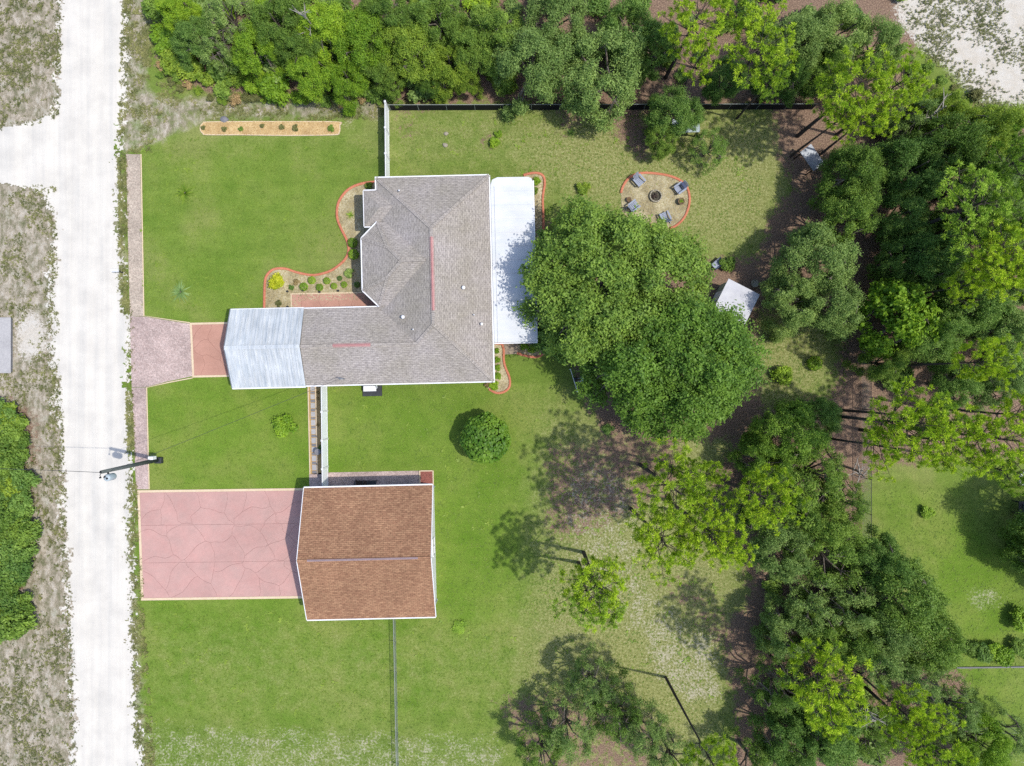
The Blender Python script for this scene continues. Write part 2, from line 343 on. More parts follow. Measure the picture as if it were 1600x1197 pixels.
MAT = dict(
 ground=m_ground(), road=m_road(),
 drive=m_stamped("pink_stamped_concrete", C(218,170,162), C(210,172,164)),
 drive2=m_stamped("terracotta_stamped_concrete", C(214,164,146), C(202,152,134)),
 groove=m_plain("groove_concrete", C(166,110,108), rough=0.9),
 cream=m_plain("cream_concrete_border", C(250,228,196), C(240,214,180), 5, 0.8, dirt=0.15),
 paver=m_pavers("pink_grey_pavers", C(216,200,184), C(200,182,168), C(190,182,160)),
 paver2=m_pavers("rosy_pavers", C(218,196,190), C(202,178,172), C(196,180,170)),
 kerb=m_plain("terracotta_kerb", C(232,150,118), C(216,128,98), 5, 0.8, dirt=0.3),
 gravel=m_plain("pale_gravel", C(206,192,148), C(168,152,110), 9, 0.9, bmp=0.8, dirt=0.4),
 chips=m_plain("wood_chips", C(224,192,136), C(192,156,102), 8, 0.9, bmp=0.8, dirt=0.4),
 redmulch=m_plain("red_mulch", C(186,116,104), C(120,74,66), 14, 0.95, bmp=0.8),
 pebble=m_leaf("pebble_stone", C(150,134,96), C(240,228,192), 0.0),
 pebble_w=m_leaf("wood_chip_pieces", C(180,146,96), C(242,214,160), 0.0),
 roof_h=m_shingle("grey_brown_shingles", C(204,196,192), C(188,180,177), C(160,152,150), 0.5, C(250,250,232,1/KALB*0.88)),
 roof_g=m_shingle("russet_shingles", C(204,160,126), C(178,134,106), C(144,106,84), 0.5),
 ridge=m_plain("red_ridge_vent", C(222,164,162), C(208,146,146), 3, 0.6),
 ridge_g=m_plain("mauve_ridge_vent", C(190,168,172), C(176,152,158), 3, 0.6),
 white=m_plain("white_painted_trim", (.66,.67,.69,1), (.6,.61,.64,1), 3, 0.5, bmp=0.0, dirt=0.12),
 vinyl=m_plain("white_vinyl", (.8,.83,.87,1), (.75,.79,.84,1), 2, 0.45, bmp=0.0, dirt=0.15),
 stucco=m_plain("cream_stucco", C(226,220,206), C(210,202,188), 12, 0.9),
 glass=m_plain("window_glass", (0.03,0.04,0.05,1), rough=0.08, spec=0.6, bmp=0, dirt=0),
 door=m_plain("brown_door", C(110,72,52), rough=0.5),
 metal_w=m_plain("white_ribbed_metal", C(236,241,245), C(198,208,217), 1.6, 0.42, 0.4, (3.2,0.25,1), bmp=0.05, dirt=0.3),
 porch=m_plain("white_porch_panel", C(246,248,251), C(234,240,247), 0.8, 0.5, 0.3, (0.5,3,1), bmp=0.04, dirt=0.2),
 grey_metal=m_plain("grey_galvanised_metal", C(176,182,190), C(148,154,164), 3, 0.45, 0.4, metal=0.3),
 galv=m_plain("galvanised_wire", C(168,176,172), C(140,150,146), 5, 0.5, 0.4),
 black=m_plain("black_screen_cloth", (0.008,0.008,0.011,1), (0.012,0.012,0.016,1), 8, 0.8, 0.2),
 dark=m_plain("dark_plastic", C(70,74,80), C(56,58,64), 4, 0.5),
 darkbrown=m_plain("dark_brown_wood", C(74,58,50), C(58,46,42), 4, 0.6),
 pole=m_plain("weathered_pole_wood", C(112,120,118), C(84,92,92), 6, 0.9, stretch=(1,1,0.1)),
 can=m_plain("pale_blue_grey_steel", C(206,222,232), C(190,206,218), 4, 0.45),
 bark=m_plain("grey_bark", C(150,140,130), C(104,94,86), 5, 0.95, stretch=(1,1,0.3), bmp=0.6),
 bark_p=m_plain("dark_pine_bark", C(96,86,82), C(66,58,56), 5, 0.95, stretch=(1,1,0.3), bmp=0.6),
 bark_w=m_plain("bleached_branch", C(196,190,182), C(168,160,150), 5, 0.95),
 adk=m_plain("blue_grey_plastic_lumber", C(178,188,208), C(160,170,194), 3, 0.6),
 cushion=m_plain("slate_blue_cushion", C(96,104,136), C(84,92,122), 8, 0.9),
 stone=m_plain("pale_ring_stone", C(200,192,172), C(160,154,140), 6, 0.9),
 ash=m_plain("ash_and_charcoal", C(110,106,92), C(70,66,60), 10, 0.95),
 shedwall=m_plain("sage_shed_wall", C(190,200,176), C(172,182,160), 3, 0.8),
 shedroof=m_plain("white_shed_roof", C(226,228,236), C(210,212,224), 2, 0.6, dirt=0.3),
 stepw=m_plain("pale_step_stone", C(206,204,204), C(186,184,186), 8, 0.9),
 stepg=m_plain("grey_step_stone", C(152,152,158), C(136,136,142), 8, 0.9),
 pot=m_plain("clay_pot", C(150,120,100), C(120,96,82), 5, 0.9),
 concrete=m_plain("beige_concrete", C(188,172,152), C(166,150,132), 3, 0.9),
 L_oak=m_leaf("leaf_oak", C(70,102,42), C(128,158,70)),
 L_big=m_leaf("leaf_live_oak", C(70,106,40), C(130,164,66)),
 L_grey=m_leaf("leaf_grey_green", C(84,114,58), C(146,172,100)),
 L_dark=m_leaf("leaf_dark_green", C(68,104,46), C(120,152,76)),
 L_lime=m_leaf("leaf_lime", C(86,126,34), C(146,178,54)),
 L_olive=m_leaf("leaf_olive", C(84,116,38), C(142,166,62)),
 L_pine=m_leaf("needle_yellow_green", C(108,146,32), C(176,202,58), 0.35),
 L_pined=m_leaf("needle_green", C(88,126,38), C(146,180,66), 0.35),
 L_hedge=m_leaf("leaf_clipped", C(88,122,30), C(140,172,56), 0.25),
 L_top=m_leaf("leaf_glossy_round_tree", C(60,98,24), C(118,150,48), 0.2),
 L_yel=m_leaf("leaf_yellow_green", C(116,136,24), C(182,188,48), 0.35),
 L_blue=m_leaf("leaf_blue_green", C(84,116,66), C(128,154,102), 0.25),
 L_weed=m_leaf("leaf_weed", C(70,78,42), C(120,122,78), 0.2),
 L_brown=m_leaf("leaf_brown_scrub", C(104,92,64), C(166,146,108), 0.2),
 L_grass=m_leaf("blade_grass", C(74,102,32), C(112,136,52), 0.2),
)

# ------------------------------------------------------------------ ground sheet with zone masks
rng = np.random.default_rng(7)
def axis(lo, hi, st, far):
    f = np.arange(lo, hi + st/2, st)
    out = [12, 30, 70, 150, far]
    return np.concatenate([[lo - d for d in reversed(out)], f, [f[-1] + d for d in out]])
gx = axis(-48, 48, 0.25, 420); gy = axis(-37, 37, 0.25, 420)
GX, GY = np.meshgrid(gx, gy)
PX = np.clip(GX / S + 800, -60, 1660); PY = np.clip(598.5 - GY / S, -60, 1257)
def inpoly(poly, X, Y):
    r = np.zeros(X.shape, bool); n = len(poly)
    for i in range(n):
        x1, y1 = poly[i]; x2, y2 = poly[(i+1) % n]
        if y1 == y2: continue
        c = ((y1 > Y) != (y2 > Y)) & (X < (x2-x1)*(Y-y1)/(y2-y1) + x1); r ^= c
    return r
def blur(m, k):
    if k < 1: return m
    w = np.exp(-0.5*(np.arange(-3*k, 3*k+1)/k)**2); w /= w.sum(); p = 3*k
    q = np.pad(m, ((p, p), (p, p)), mode='edge')
    q = np.apply_along_axis(lambda a: np.convolve(a, w, 'valid'), 0, q)
    return np.apply_along_axis(lambda a: np.convolve(a, w, 'valid'), 1, q)
def zone(polys, k=3):
    m = np.zeros(GX.shape)
    for p in polys:
        val = 1.0
        if isinstance(p, tuple) and isinstance(p[0], (int, float)): val, p = p
        m = np.maximum(m, inpoly(p, PX, PY) * val)
    return blur(m, k)
def ell(cx, cy, rx, ry, n=20): return [(cx+rx*math.cos(2*math.pi*i/n), cy+ry*math.sin(2*math.pi*i/n)) for i in range(n)]
lush = zone([(0.8, [(222,480),(560,480),(560,600),(860,600),(845,960),(840,1120),(215,1120),(205,600)]),
             (0.45, [(222,215),(540,215),(560,400),(420,490),(222,490)]),
             (1.0, [(228,600),(480,600),(480,765),(230,765)]), (0.9, [(1380,770),(1470,760),(1600,880),(1600,1020),(1490,1010)]), (0.8, [(1490,1040),(1600,1040),(1600,1130),(1500,1120)])], 6)
sandz = zone([(0.78, [(1395,-60),(1660,-60),(1660,150),(1600,170),(1520,165),(1480,110),(1440,85),(1390,30)]),
              (0.6, [(0,285),(80,290),(85,330),(40,330),(0,320)]), (0.75, [(15,495),(75,480),(85,560),(20,580)]),
              (0.5, ell(1545,935,22,16)), (0.35, ell(650,1170,60,22)), (0.5, ell(1600,1190,25,40)), (0.5, ell(560,185,30,16)), (0.35, ell(310,160,26,10)), (0.5, ell(225,188,14,12)),
              (0.4, ell(55,880,24,90)), (0.4, ell(30,440,30,60)), (0.35, ell(50,1010,30,40)), (0.55, [(1490,1005),(1660,1005),(1660,1040),(1495,1038)])], 4)
litter_shade = zone([(0.6, [(850,690),(1060,688),(1085,760),(1010,800),(905,850),(850,842)]), (0.45, [(1000,900),(1060,880),(1150,960),(1150,1100),(1100,1000)]), (0.62, [(853,692),(935,686),(1010,700),(1060,690),(1075,740),(1020,752),(985,748),(960,765),(945,740),(880,720),(855,730)]),  # patches by the lawn pines: pine straw plus painted crown shadows
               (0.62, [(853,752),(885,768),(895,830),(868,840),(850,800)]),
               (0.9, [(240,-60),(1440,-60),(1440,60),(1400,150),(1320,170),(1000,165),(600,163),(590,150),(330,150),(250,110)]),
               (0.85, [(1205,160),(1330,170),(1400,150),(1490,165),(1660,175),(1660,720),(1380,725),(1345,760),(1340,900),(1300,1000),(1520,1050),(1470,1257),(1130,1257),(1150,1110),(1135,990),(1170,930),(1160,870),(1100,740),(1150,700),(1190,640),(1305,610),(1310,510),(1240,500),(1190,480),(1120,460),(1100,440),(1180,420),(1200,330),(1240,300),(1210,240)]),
               (0.95, [(960,170),(1010,180),(1020,240),(1000,262),(985,235),(955,205)]), (0.8, ell(890,185,22,18)), (1.0, [(748,203),(772,203),(768,242),(750,240)]), (0.9, ell(882,212,12,8)),  # back lawn: dark soil with tree and bush shadows painted in
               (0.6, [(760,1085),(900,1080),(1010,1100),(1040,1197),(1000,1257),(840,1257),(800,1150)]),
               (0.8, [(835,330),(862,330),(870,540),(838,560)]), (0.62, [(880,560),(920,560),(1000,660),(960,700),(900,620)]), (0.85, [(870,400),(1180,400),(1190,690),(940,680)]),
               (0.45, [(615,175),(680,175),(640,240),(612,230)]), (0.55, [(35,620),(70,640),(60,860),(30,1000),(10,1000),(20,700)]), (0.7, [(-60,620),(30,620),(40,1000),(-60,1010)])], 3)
speck = zone([(0.62, [(215,1120),(640,1135),(800,1140),(800,1257),(215,1257)]), (0.7, [(1000,960),(1130,985),(1140,1110),(1080,1120),(1000,1050)]),
              (0.6, [(880,700),(1000,740),(1020,900),(1080,960),(1000,1000),(900,960),(870,820)]),
              (0.58, [(195,-60),(245,-60),(235,120),(240,235),(186,240)]), (0.4, [(420,155),(600,150),(600,220),(530,218)]), (0.42, [(215,150),(330,150),(330,215),(225,210)]),
              (0.55, [(-60,290),(88,290),(95,620),(110,1257),(-60,1257),(-60,1010),(40,1000),(60,640),(-60,620)]), (0.5, [(205,600),(216,760),(222,960),(240,1257),(215,1257)]), (0.42, [(512,600),(520,700),(550,690),(540,640)]),
              (0.35, ell(580,200,30,30)), (0.33, ell(320,700,34,24)), (0.72, ell(1540,935,46,26)), (0.38, ell(640,200,30,22)), (0.5, [(1130,850),(1180,900),(1160,960),(1120,930)]), (0.5, [(1490,1000),(1660,1000),(1660,1042),(1495,1042)])], 3)
dry = zone([(0.9, [(845,165),(1260,165),(1230,300),(1180,420),(1120,400),(860,300),(850,600),(930,690),(1180,480),(1320,480),(1310,620),(1190,640),(1100,740),(1170,930),(1140,1110),(1100,1257),(820,1257),(850,1000)]),
            (0.62, [(605,165),(860,165),(850,270),(610,240)]), (0.4, [(205,150),(600,150),(600,225),(205,225)]), (0.35, [(215,960),(850,960),(850,1130),(215,1130)]), (0.4, [(850,560),(930,690),(900,1000),(790,1100),(840,700)]), (0.3, [(1370,720),(1420,740),(1500,1000),(1480,1120),(1370,900)])], 9)
weed = zone([(0.85, [(-60,-60),(130,-60),(130,290),(130,620),(150,1257),(-60,1257)]), (0.6, [(150,-60),(250,-60),(235,120),(245,150),(600,150),(600,190),(330,190),(220,240),(186,240)]), (0.55, [(150,240),(198,240),(202,490),(150,490)]), (0.55, [(150,600),(206,600),(214,765),(150,765)]), (0.55, [(150,765),(212,765),(221,960),(240,1257),(150,1257)])], 2)
def ground():
    ny, nx = GX.shape
    V = np.stack([GX.ravel(), GY.ravel(), np.zeros(GX.size)], 1)
    i = np.arange(nx*ny).reshape(ny, nx)
    F = np.stack([i[:-1,:-1].ravel(), i[:-1,1:].ravel(), i[1:,1:].ravel(), i[1:,:-1].ravel()], 1)
    me = np_mesh("ground", V, F, MAT['ground'])
    for nm, ch in (("zone_a", (lush, sandz, litter_shade)), ("zone_b", (speck, dry, weed))):
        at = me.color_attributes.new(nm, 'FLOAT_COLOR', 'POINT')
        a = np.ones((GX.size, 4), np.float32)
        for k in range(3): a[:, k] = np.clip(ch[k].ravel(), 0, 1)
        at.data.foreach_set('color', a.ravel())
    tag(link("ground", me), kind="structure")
ground()

def vnoise(X, Y, cell, seed):
    r = np.random.default_rng(seed); t = r.random((257, 257))
    x = X/cell; y = Y/cell; x0 = np.floor(x).astype(int); y0 = np.floor(y).astype(int); fx = x-x0; fy = y-y0
    fx = fx*fx*(3-2*fx); fy = fy*fy*(3-2*fy); g = lambda a, b: t[a % 257, b % 257]
    return (g(x0,y0)*(1-fx)+g(x0+1,y0)*fx)*(1-fy) + (g(x0,y0+1)*(1-fx)+g(x0+1,y0+1)*fx)*fy
def ragged(name, dist_fn, bbox, cell, z, mat, amp=0.66, hole=0.5):
    """sheet of small cells whose border breaks up; dist_fn(px,py) > 0 inside, in metres"""
    x0, y1 = P(bbox[0], bbox[1]); x1, y0 = P(bbox[2], bbox[3])
    xs = np.arange(x0, x1, cell); ys = np.arange(y0, y1, cell)
    X, Y = np.meshgrid(xs, ys); cx = X + cell/2; cy = Y + cell/2
    d = dist_fn(cx/S+800, 598.5-cy/S)
    d = d + amp*((vnoise(cx,cy,2.3,1)-0.5)*1.0 + (vnoise(cx,cy,0.7,2)-0.5)*0.9 + (vnoise(cx,cy,0.26,3)-0.5)*1.5 + (vnoise(cx,cy,0.11,4)-0.5)*1.1)
    keep = d > 0
    ny, nx = X.shape
    vi = np.arange((ny+1)*(nx+1)).reshape(ny+1, nx+1)
    J, I = np.nonzero(keep)
    F = np.stack([vi[J,I], vi[J,I+1], vi[J+1,I+1], vi[J+1,I]], 1)
    VX, VY = np.meshgrid(np.append(xs, xs[-1]+cell), np.append(ys, ys[-1]+cell))
    V = np.stack([VX.ravel(), VY.ravel(), np.full(VX.size, z)], 1)
    V[:, :2] += np.random.default_rng(5).normal(0, cell*0.16, (len(V), 2))
    used = np.unique(F); mp = np.zeros(len(V), int); mp[used] = np.arange(len(used))
    return tag(link(name, np_mesh(name, V[used], mp[F], mat)), kind="structure")
RL = ([-60,0,150,172,182,190,200,206,276,286,294,306,330,420,500,600,765,900,1050,1257], [90,90,88,82,70,48,4,-60,-60,0,44,70,82,84,78,86,96,104,112,116])
RR = ([-60,0,150,235,400,480,500,600,700,765,900,1050,1120,1257], [202,200,198,187,188,194,204,203,203,205,206,211,216,226])
def road_d(px, py):
    l = np.interp(py, *RL); r = np.interp(py, *RR)
    return np.minimum(px - l, r - px) * S
ragged("road", road_d, (-75, -75, 250, 1270), 0.085, 0.005, MAT['road'])
# ------------------------------------------------------------------ paved surfaces
def poly_px(pts, z=0.0): return [P(x, y, z) for x, y in pts]
def ccw(poly):
    a = sum(poly[i][0]*poly[(i+1)%len(poly)][1]-poly[(i+1)%len(poly)][0]*poly[i][1] for i in range(len(poly)))
    return poly if a > 0 else poly[::-1]
def slab(name, pts, z0, z1, mat, b=0.01):
    o = MB().prism(ccw(poly_px(pts)), z0, z1, b).build(name, mat); return tag(o, kind="structure")
def strip(px_pts, w, h, mat, name, parent=None, z0=0.0, smooth=False, prof=None):
    """low strip swept along a pixel path on the ground"""
    pts = [P(*p) for p in px_pts]; n = len(pts); prof = prof or [(-.5,0),(-.5,.75),(-.36,1),(.36,1),(.5,.75),(.5,0)]
    v = []; f = []; k = len(prof)
    for i, p in enumerate(pts):
        a = Vector(pts[max(i-1,0)]); c = Vector(pts[min(i+1,n-1)]); d = (c-a).normalized(); nrm = Vector((-d.y, d.x))
        for s_, t in prof: v.append((p[0]+nrm.x*s_*w, p[1]+nrm.y*s_*w, z0+t*h))
    for i in range(n-1):
        for j in range(k-1): f.append((i*k+j, i*k+j+1, (i+1)*k+j+1, (i+1)*k+j))
    f += [tuple(range(k)), tuple(range((n-1)*k+k-1, (n-1)*k-1, -1))]
    mb = MB(); mb.add(v, f); return mb.build(name, mat, parent, smooth)

# paver path along the road, apron in front of the carport
slab("paver_walkway", [(197,241),(219,241),(224,494),(203,494)], 0.0, 0.03, MAT['paver'])
ap = slab("paver_apron", [(203,494.5),(224,494.5),(297,506),(300.5,588),(262,596),(228,605),(206,605)], 0.0, 0.028, MAT['paver2'])
slab("paver_walkway", [(206,605.5),(228,605.5),(232,764.5),(213,764.5)], 0.0, 0.03, MAT['paver2'])
for pth in ([(220.5,241),(225,493.5),(297,504.5)], [(301,590.5),(264,597.5),(229.3,605.5),(233.2,764.5)]):
    tag(strip(pth, 0.09, 0.05, MAT['cream'], "edging_strip"), kind="structure")

def voronoi(poly, seeds):
    out = []
    for i, (sx, sy) in enumerate(seeds):
        c = list(poly)
        for j, (tx, ty) in enumerate(seeds):
            if i == j: continue
            mx, my = (sx+tx)/2, (sy+ty)/2; nx_, ny_ = tx-sx, ty-sy; new = []
            for k in range(len(c)):
                a, b = c[k], c[(k+1) % len(c)]
                da = (a[0]-mx)*nx_+(a[1]-my)*ny_; db = (b[0]-mx)*nx_+(b[1]-my)*ny_
                if da <= 0: new.append(a)
                if da*db < 0: t = da/(da-db); new.append((a[0]+(b[0]-a[0])*t, a[1]+(b[1]-a[1])*t))
            c = new
            if len(c) < 3: break
        if len(c) >= 3: out.append(c)
    return out
def stamped(name, quad_px, nseed, seed, mat, border=(1,1,1,1), bw=0.2, z=0.05, joints=()):
    """stamped slab: irregular pieces with recessed joints, cream border strips; quad NW, NE, SE, SW"""
    r = random.Random(seed); q = [Vector(P(*p)) for p in quad_px]
    lx = (q[1]-q[0]).length; ly = (q[0]-q[3]).length
    def at(u, v_):                                  # bilinear: u east 0..1, v north 0..1
        b_ = q[3]*(1-u)+q[2]*u; t = q[0]*(1-u)+q[1]*u; return b_*(1-v_)+t*v_
    base = MB().prism(ccw([tuple(p) for p in q]), 0.0, z-0.022).build(name, MAT['groove']); tag(base, kind="structure")
    iu0 = bw/lx if border[3] else 0; iu1 = 1-(bw/lx if border[1] else 0); iv0 = bw/ly if border[2] else 0; iv1 = 1-(bw/ly if border[0] else 0)
    rect = [(iu0*lx, iv0*ly), (iu1*lx, iv0*ly), (iu1*lx, iv1*ly), (iu0*lx, iv1*ly)]
    seeds = []
    while len(seeds) < nseed:
        best = max(((r.uniform(rect[0][0], rect[1][0]), r.uniform(rect[0][1], rect[2][1])) for _ in range(6)),
                   key=lambda p: min([math.dist(p, s_) for s_ in seeds], default=1))
        seeds.append(best)
    ph = [r.uniform(0, 6) for _ in range(6)]
    jl = [ly*j_ for j_ in joints]
    def warp(p):
        ex = min(p[0]-rect[0][0], rect[1][0]-p[0], 0.6)/0.6; ey = min([p[1]-rect[0][1], rect[2][1]-p[1], 0.6]+[abs(p[1]-j_)*1.6 for j_ in jl])/0.6; e = max(0, min(ex, ey))
        return (p[0]+e*0.26*math.sin(p[1]*1.5+ph[0])+e*0.09*math.sin(p[1]*3.4+ph[1]), p[1]+e*0.26*math.sin(p[0]*1.4+ph[2])+e*0.09*math.sin(p[0]*3.7+ph[3]))
    def cut(c, y_, keep):
        new = []
        for k in range(len(c)):
            a, b = c[k], c[(k+1) % len(c)]; da = (a[1]-y_)*keep; db = (b[1]-y_)*keep
            if da >= 0: new.append(a)
            if da*db < 0: t = da/(da-db); new.append((a[0]+(b[0]-a[0])*t, y_))
        return new
    cells = voronoi(rect, seeds)
    for y_ in jl: cells = [q_ for c in cells for q_ in (cut(c, y_, 1), cut(c, y_, -1)) if len(q_) >= 3]
    for c in cells:
        cx = sum(p[0] for p in c)/len(c); cy = sum(p[1] for p in c)/len(c); pl = []
        for k in range(len(c)):
            a, b = c[k], c[(k+1) % len(c)]; m_ = max(1, int(math.dist(a, b)/0.35))
            for t in range(m_): pl.append(warp((a[0]+(b[0]-a[0])*t/m_, a[1]+(b[1]-a[1])*t/m_)))
        n = len(pl); ins = []
        for k in range(n):                          # inset along the edge normal for the joint
            a, b = pl[k-1], pl[(k+1) % n]; dx, dy = b[0]-a[0], b[1]-a[1]; d = math.hypot(dx, dy) or 1
            ins.append((pl[k][0]-dy/d*0.0075, pl[k][1]+dx/d*0.0075))
        w = [tuple(at(min(1,max(0,x/lx)), min(1,max(0,y/ly)))) for x, y in ins]
        MB().prism(w, 0.0, z + r.uniform(0, 0.002), 0.003).build("stamped_stone", mat, base)
    uv = [(0,1),(1,1),(1,0),(0,0)]
    for k in range(4):
        if not border[k]: continue
        a, b = uv[k], uv[(k+1) % 4]
        inn = lambda p: (min(max(p[0], iu0), iu1), min(max(p[1], iv0), iv1))
        MB().prism(ccw([tuple(at(*a)), tuple(at(*b)), tuple(at(*inn(b))), tuple(at(*inn(a)))]), 0.0, z+0.012, 0.004).build("border_strip", MAT['cream'], base)
    return base
stamped("driveway", [(215,766),(480,762.5),(482,934.5),(221,938)], 30, 3, MAT['drive'], (1,0,1,1), 0.2, joints=(.34,.68))
stamped("driveway", [(297,504.5),(372,503),(375,588.5),(301,590)], 9, 5, MAT['drive2'], (1,0,1,1), 0.17)
stamped("entry_walkway", [(454,458.5),(600,455.5),(600,484),(455,486)], 9, 8, MAT['drive2'], (1,0,1,1), 0.11)
slab("garage_walkway", [(483,741),(500,738.5),(677,735),(678,775),(484,778)], 0.0, 0.03, MAT['paver2'])
slab("carport_floor", [(370,495),(480,491),(481,588),(373,591)], 0.0, 0.04, MAT['concrete'])
slab("patio_slab", [(786,530),(810,530),(810,553),(787,554)], 0.0, 0.04, MAT['concrete'])

# ------------------------------------------------------------------ planting beds: gravel, kerbs
def pebbles(name, poly_list, n, size, mat, label, z=0.03, seed=1):
    r = np.random.default_rng(seed); pts = []
    for poly in poly_list:
        pp = np.array(poly); lo = pp.min(0); hi = pp.max(0)
        q = r.uniform(lo, hi, (n*3, 2)); q = q[inpoly(poly, q[:,0], q[:,1])][:n]; pts.append(q)
    q = np.concatenate(pts); m = len(q)
    X = (q[:,0]-800)*S; Y = (598.5-q[:,1])*S
    base = np.array([[1,0,0],[-.5,.8,0],[-.5,-.8,0],[0,0,.7]])
    a = r.uniform(0, 6.28, m); s_ = size*r.uniform(0.5, 1.3, m); ca, sa = np.cos(a)*s_, np.sin(a)*s_
    el = r.uniform(0.5, 1.0, m)
    V = np.zeros((m, 4, 3))
    for k in range(4):
        bx, by, bz = base[k]
        V[:,k,0] = X + ca*bx - sa*by*el; V[:,k,1] = Y + sa*bx + ca*by*el; V[:,k,2] = z + bz*s_*0.8
    off = (np.arange(m)*4)[:,None]
    F = np.concatenate([off+np.array([[0,1,3]]), off+np.array([[1,2,3]]), off+np.array([[2,0,3]])])
    return tag(link(name, np_mesh(name, V.reshape(-1,3), F, mat)), label, "gravel", kind="stuff")
front_curve = catmull([(588,284),(566,287),(548,294),(536,305),(528,320),(527,340),(533,357),(541,373),(545,388),(542,401),(533,412),(515,424),(490,430),(465,426),(446,420),(428,421),(417,431),(414,446),(413,487)], 5)
front_poly = front_curve + [(470,487),(470,470),(600,470),(600,300),(590,284)]
slab("gravel_bed", front_poly, 0.0, 0.03, MAT['gravel'], 0)
pebbles("gravel", [front_poly], 6500, 0.095, MAT['pebble'], "pale gravel spread over the bed in front of the house", seed=2)
def kerb(pts, label, w=0.2, h=0.13):
    return tag(strip(pts, w, h, MAT['kerb'], "landscape_kerb", smooth=True), label, "kerb")
kerb(front_curve, "long winding terracotta kerb round the front gravel bed")
east1 = catmull([(818,274),(830,271),(841,271),(849,276),(851,288),(848,310),(849,345),(849,400),(850,470),(853,520),(857,538),(851,551),(838,558),(822,556),(808,552)], 5)
e1poly = east1 + [(808,540),(828,530),(826,290)]
slab("gravel_bed", e1poly, 0.0, 0.03, MAT['gravel'], 0)
pebbles("gravel", [e1poly], 2500, 0.095, MAT['pebble'], "pale gravel in the narrow bed beside the white porch roof", seed=3)
kerb(east1, "terracotta kerb along the narrow bed east of the porch roof")
east2 = catmull([(774,537),(784,538),(787,548),(787,562),(790,575),(796,590),(796,604),(788,612),(776,614),(764,608)], 5)
e2poly = east2 + [(760,600),(768,590),(770,540)]
slab("gravel_bed", e2poly, 0.0, 0.03, MAT['gravel'], 0)
pebbles("gravel", [e2poly], 1200, 0.095, MAT['pebble'], "pale gravel in the bed at the corner of the grey roof", seed=4)
kerb(east2, "short hooked terracotta kerb at the house's rear corner")
fp_curve = catmull([(970,302),(973,292),(980,281),(990,274),(1005,270.5),(1025,271.5),(1045,275),(1062,282),(1073,293),(1077,308),(1076,322),(1071,336),(1064,346),(1054,354),(1046,357)], 5)
fp_poly = fp_curve + [(1040,358),(1026,362),(1016,352),(985,345),(972,330)]
slab("gravel_bed", fp_poly, 0.0, 0.03, MAT['gravel'], 0)
pebbles("gravel", [fp_poly], 4000, 0.095, MAT['pebble'], "pale gravel under the chairs round the fire ring", seed=5)
kerb(fp_curve, "long curved terracotta kerb round the fire ring seating")
kerb(catmull([(1015,351),(1019,356),(1026,361)], 5), "short stub of terracotta kerb at the fire ring entrance")
chip_poly = catmull([(313.5,201),(314.5,196.5),(318,193),(324,191.2),(380,190.5),(450,190.5),(528,191),(531,196),(530,208),(520,211),(450,212),(380,211),(324,210.8),(318,209),(314.5,205.5)], 3, True)
slab("wood_chip_bed", chip_poly, 0.0, 0.09, MAT['chips'], 0.03)
pebbles("wood_chips", [chip_poly], 2600, 0.08, MAT['pebble_w'], "tan wood chips heaped on the long narrow bed", 0.09, 6)
tag(strip(chip_poly+[chip_poly[0]], 0.09, 0.1, MAT['cream'], "bed_edging"), "thin pale edging round the long wood chip bed", "edging")
# stepping stones beside the white fence
sp = slab("step_path_bed", [(481.5,602),(500,602),(503,741),(485,741)], 0.0, 0.03, MAT['chips'], 0)
for e in ([(481.5,602),(484.5,741)], [(493.2,602),(496.4,741)]): strip(e, 0.1, 0.07, MAT['cream'], "edging_strip", sp)
y = 603.0; k = 0; r_ = random.Random(4)
while y < 737:
    big = k % 2 == 0; L_ = r_.uniform(7.5, 9) if big else r_.uniform(3, 4)
    x = 484.6 + (y-602)/139*3.2
    pl = ccw(poly_px([(x+0.3,y),(x+7.2,y),(x+7.4,y+L_),(x+0.5,y+L_)]))
    MB().prism(pl, 0.02, 0.06 + r_.uniform(0, 0.012), 0.012).build("stepping_stone", MAT['stepw' if big else 'stepg'], sp)
    y += L_ + 0.9; k += 1

# ------------------------------------------------------------------ the house
ROT = R(1.35)
class Frame:
    def __init__(s, px, py):
        s.o = Vector(P(px, py)); s.c, s.s = math.cos(ROT), math.sin(ROT)
    def L(s, px, py, z=0.0):
        d = Vector(P(px, py, z)) - s.o; return (d.x*s.c + d.y*s.s, -d.x*s.s + d.y*s.c)
avg = lambda *a: sum(a)/len(a)
HF = Frame(660, 470); Z0 = 2.75; PI_ = 0.42
house = thing("house", "single storey house with grey-brown hipped shingle roof", "house", (HF.o.x, HF.o.y, 0), ROT)
l = lambda px, py: HF.L(px, py, Z0)
a = avg(l(588,278)[0], l(592,478)[0]); b = avg(l(763.5,274)[0], l(771.5,597)[0]); c = avg(l(478,601)[1], l(771.5,597)[1])
d = avg(l(588,278)[1], l(763.5,274)[1]); e = avg(l(475,484)[0], l(478,601)[0]); f = avg(l(475,483.5)[1], l(591,478.5)[1])
W = (b-a)/2; w = (f-c)/2
T = lambda u, v_, h: (u, v_, Z0 + PI_*h)
rf = MB()
rf.add([T(e,c,0),T(b,c,0),T(a+W,c+W,W),T(a+w,c+w,w),T(e,c+w,w)], [(0,1,2,3,4)])
rf.add([T(b,c,0),T(b,d,0),T(a+W,d-W,W),T(a+W,c+W,W)], [(0,1,2,3)])
rf.add([T(b,d,0),T(a,d,0),T(a+W,d-W,W)], [(0,1,2)])
rf.add([T(a,d,0),T(a,f,0),T(a+w,c+w,w),T(a+W,c+W,W),T(a+W,d-W,W)], [(0,1,2,3,4)])
rf.add([T(e,f,0),T(e,c+w,w),T(a+w,c+w,w),T(a,f,0)], [(3,2,1,0)])
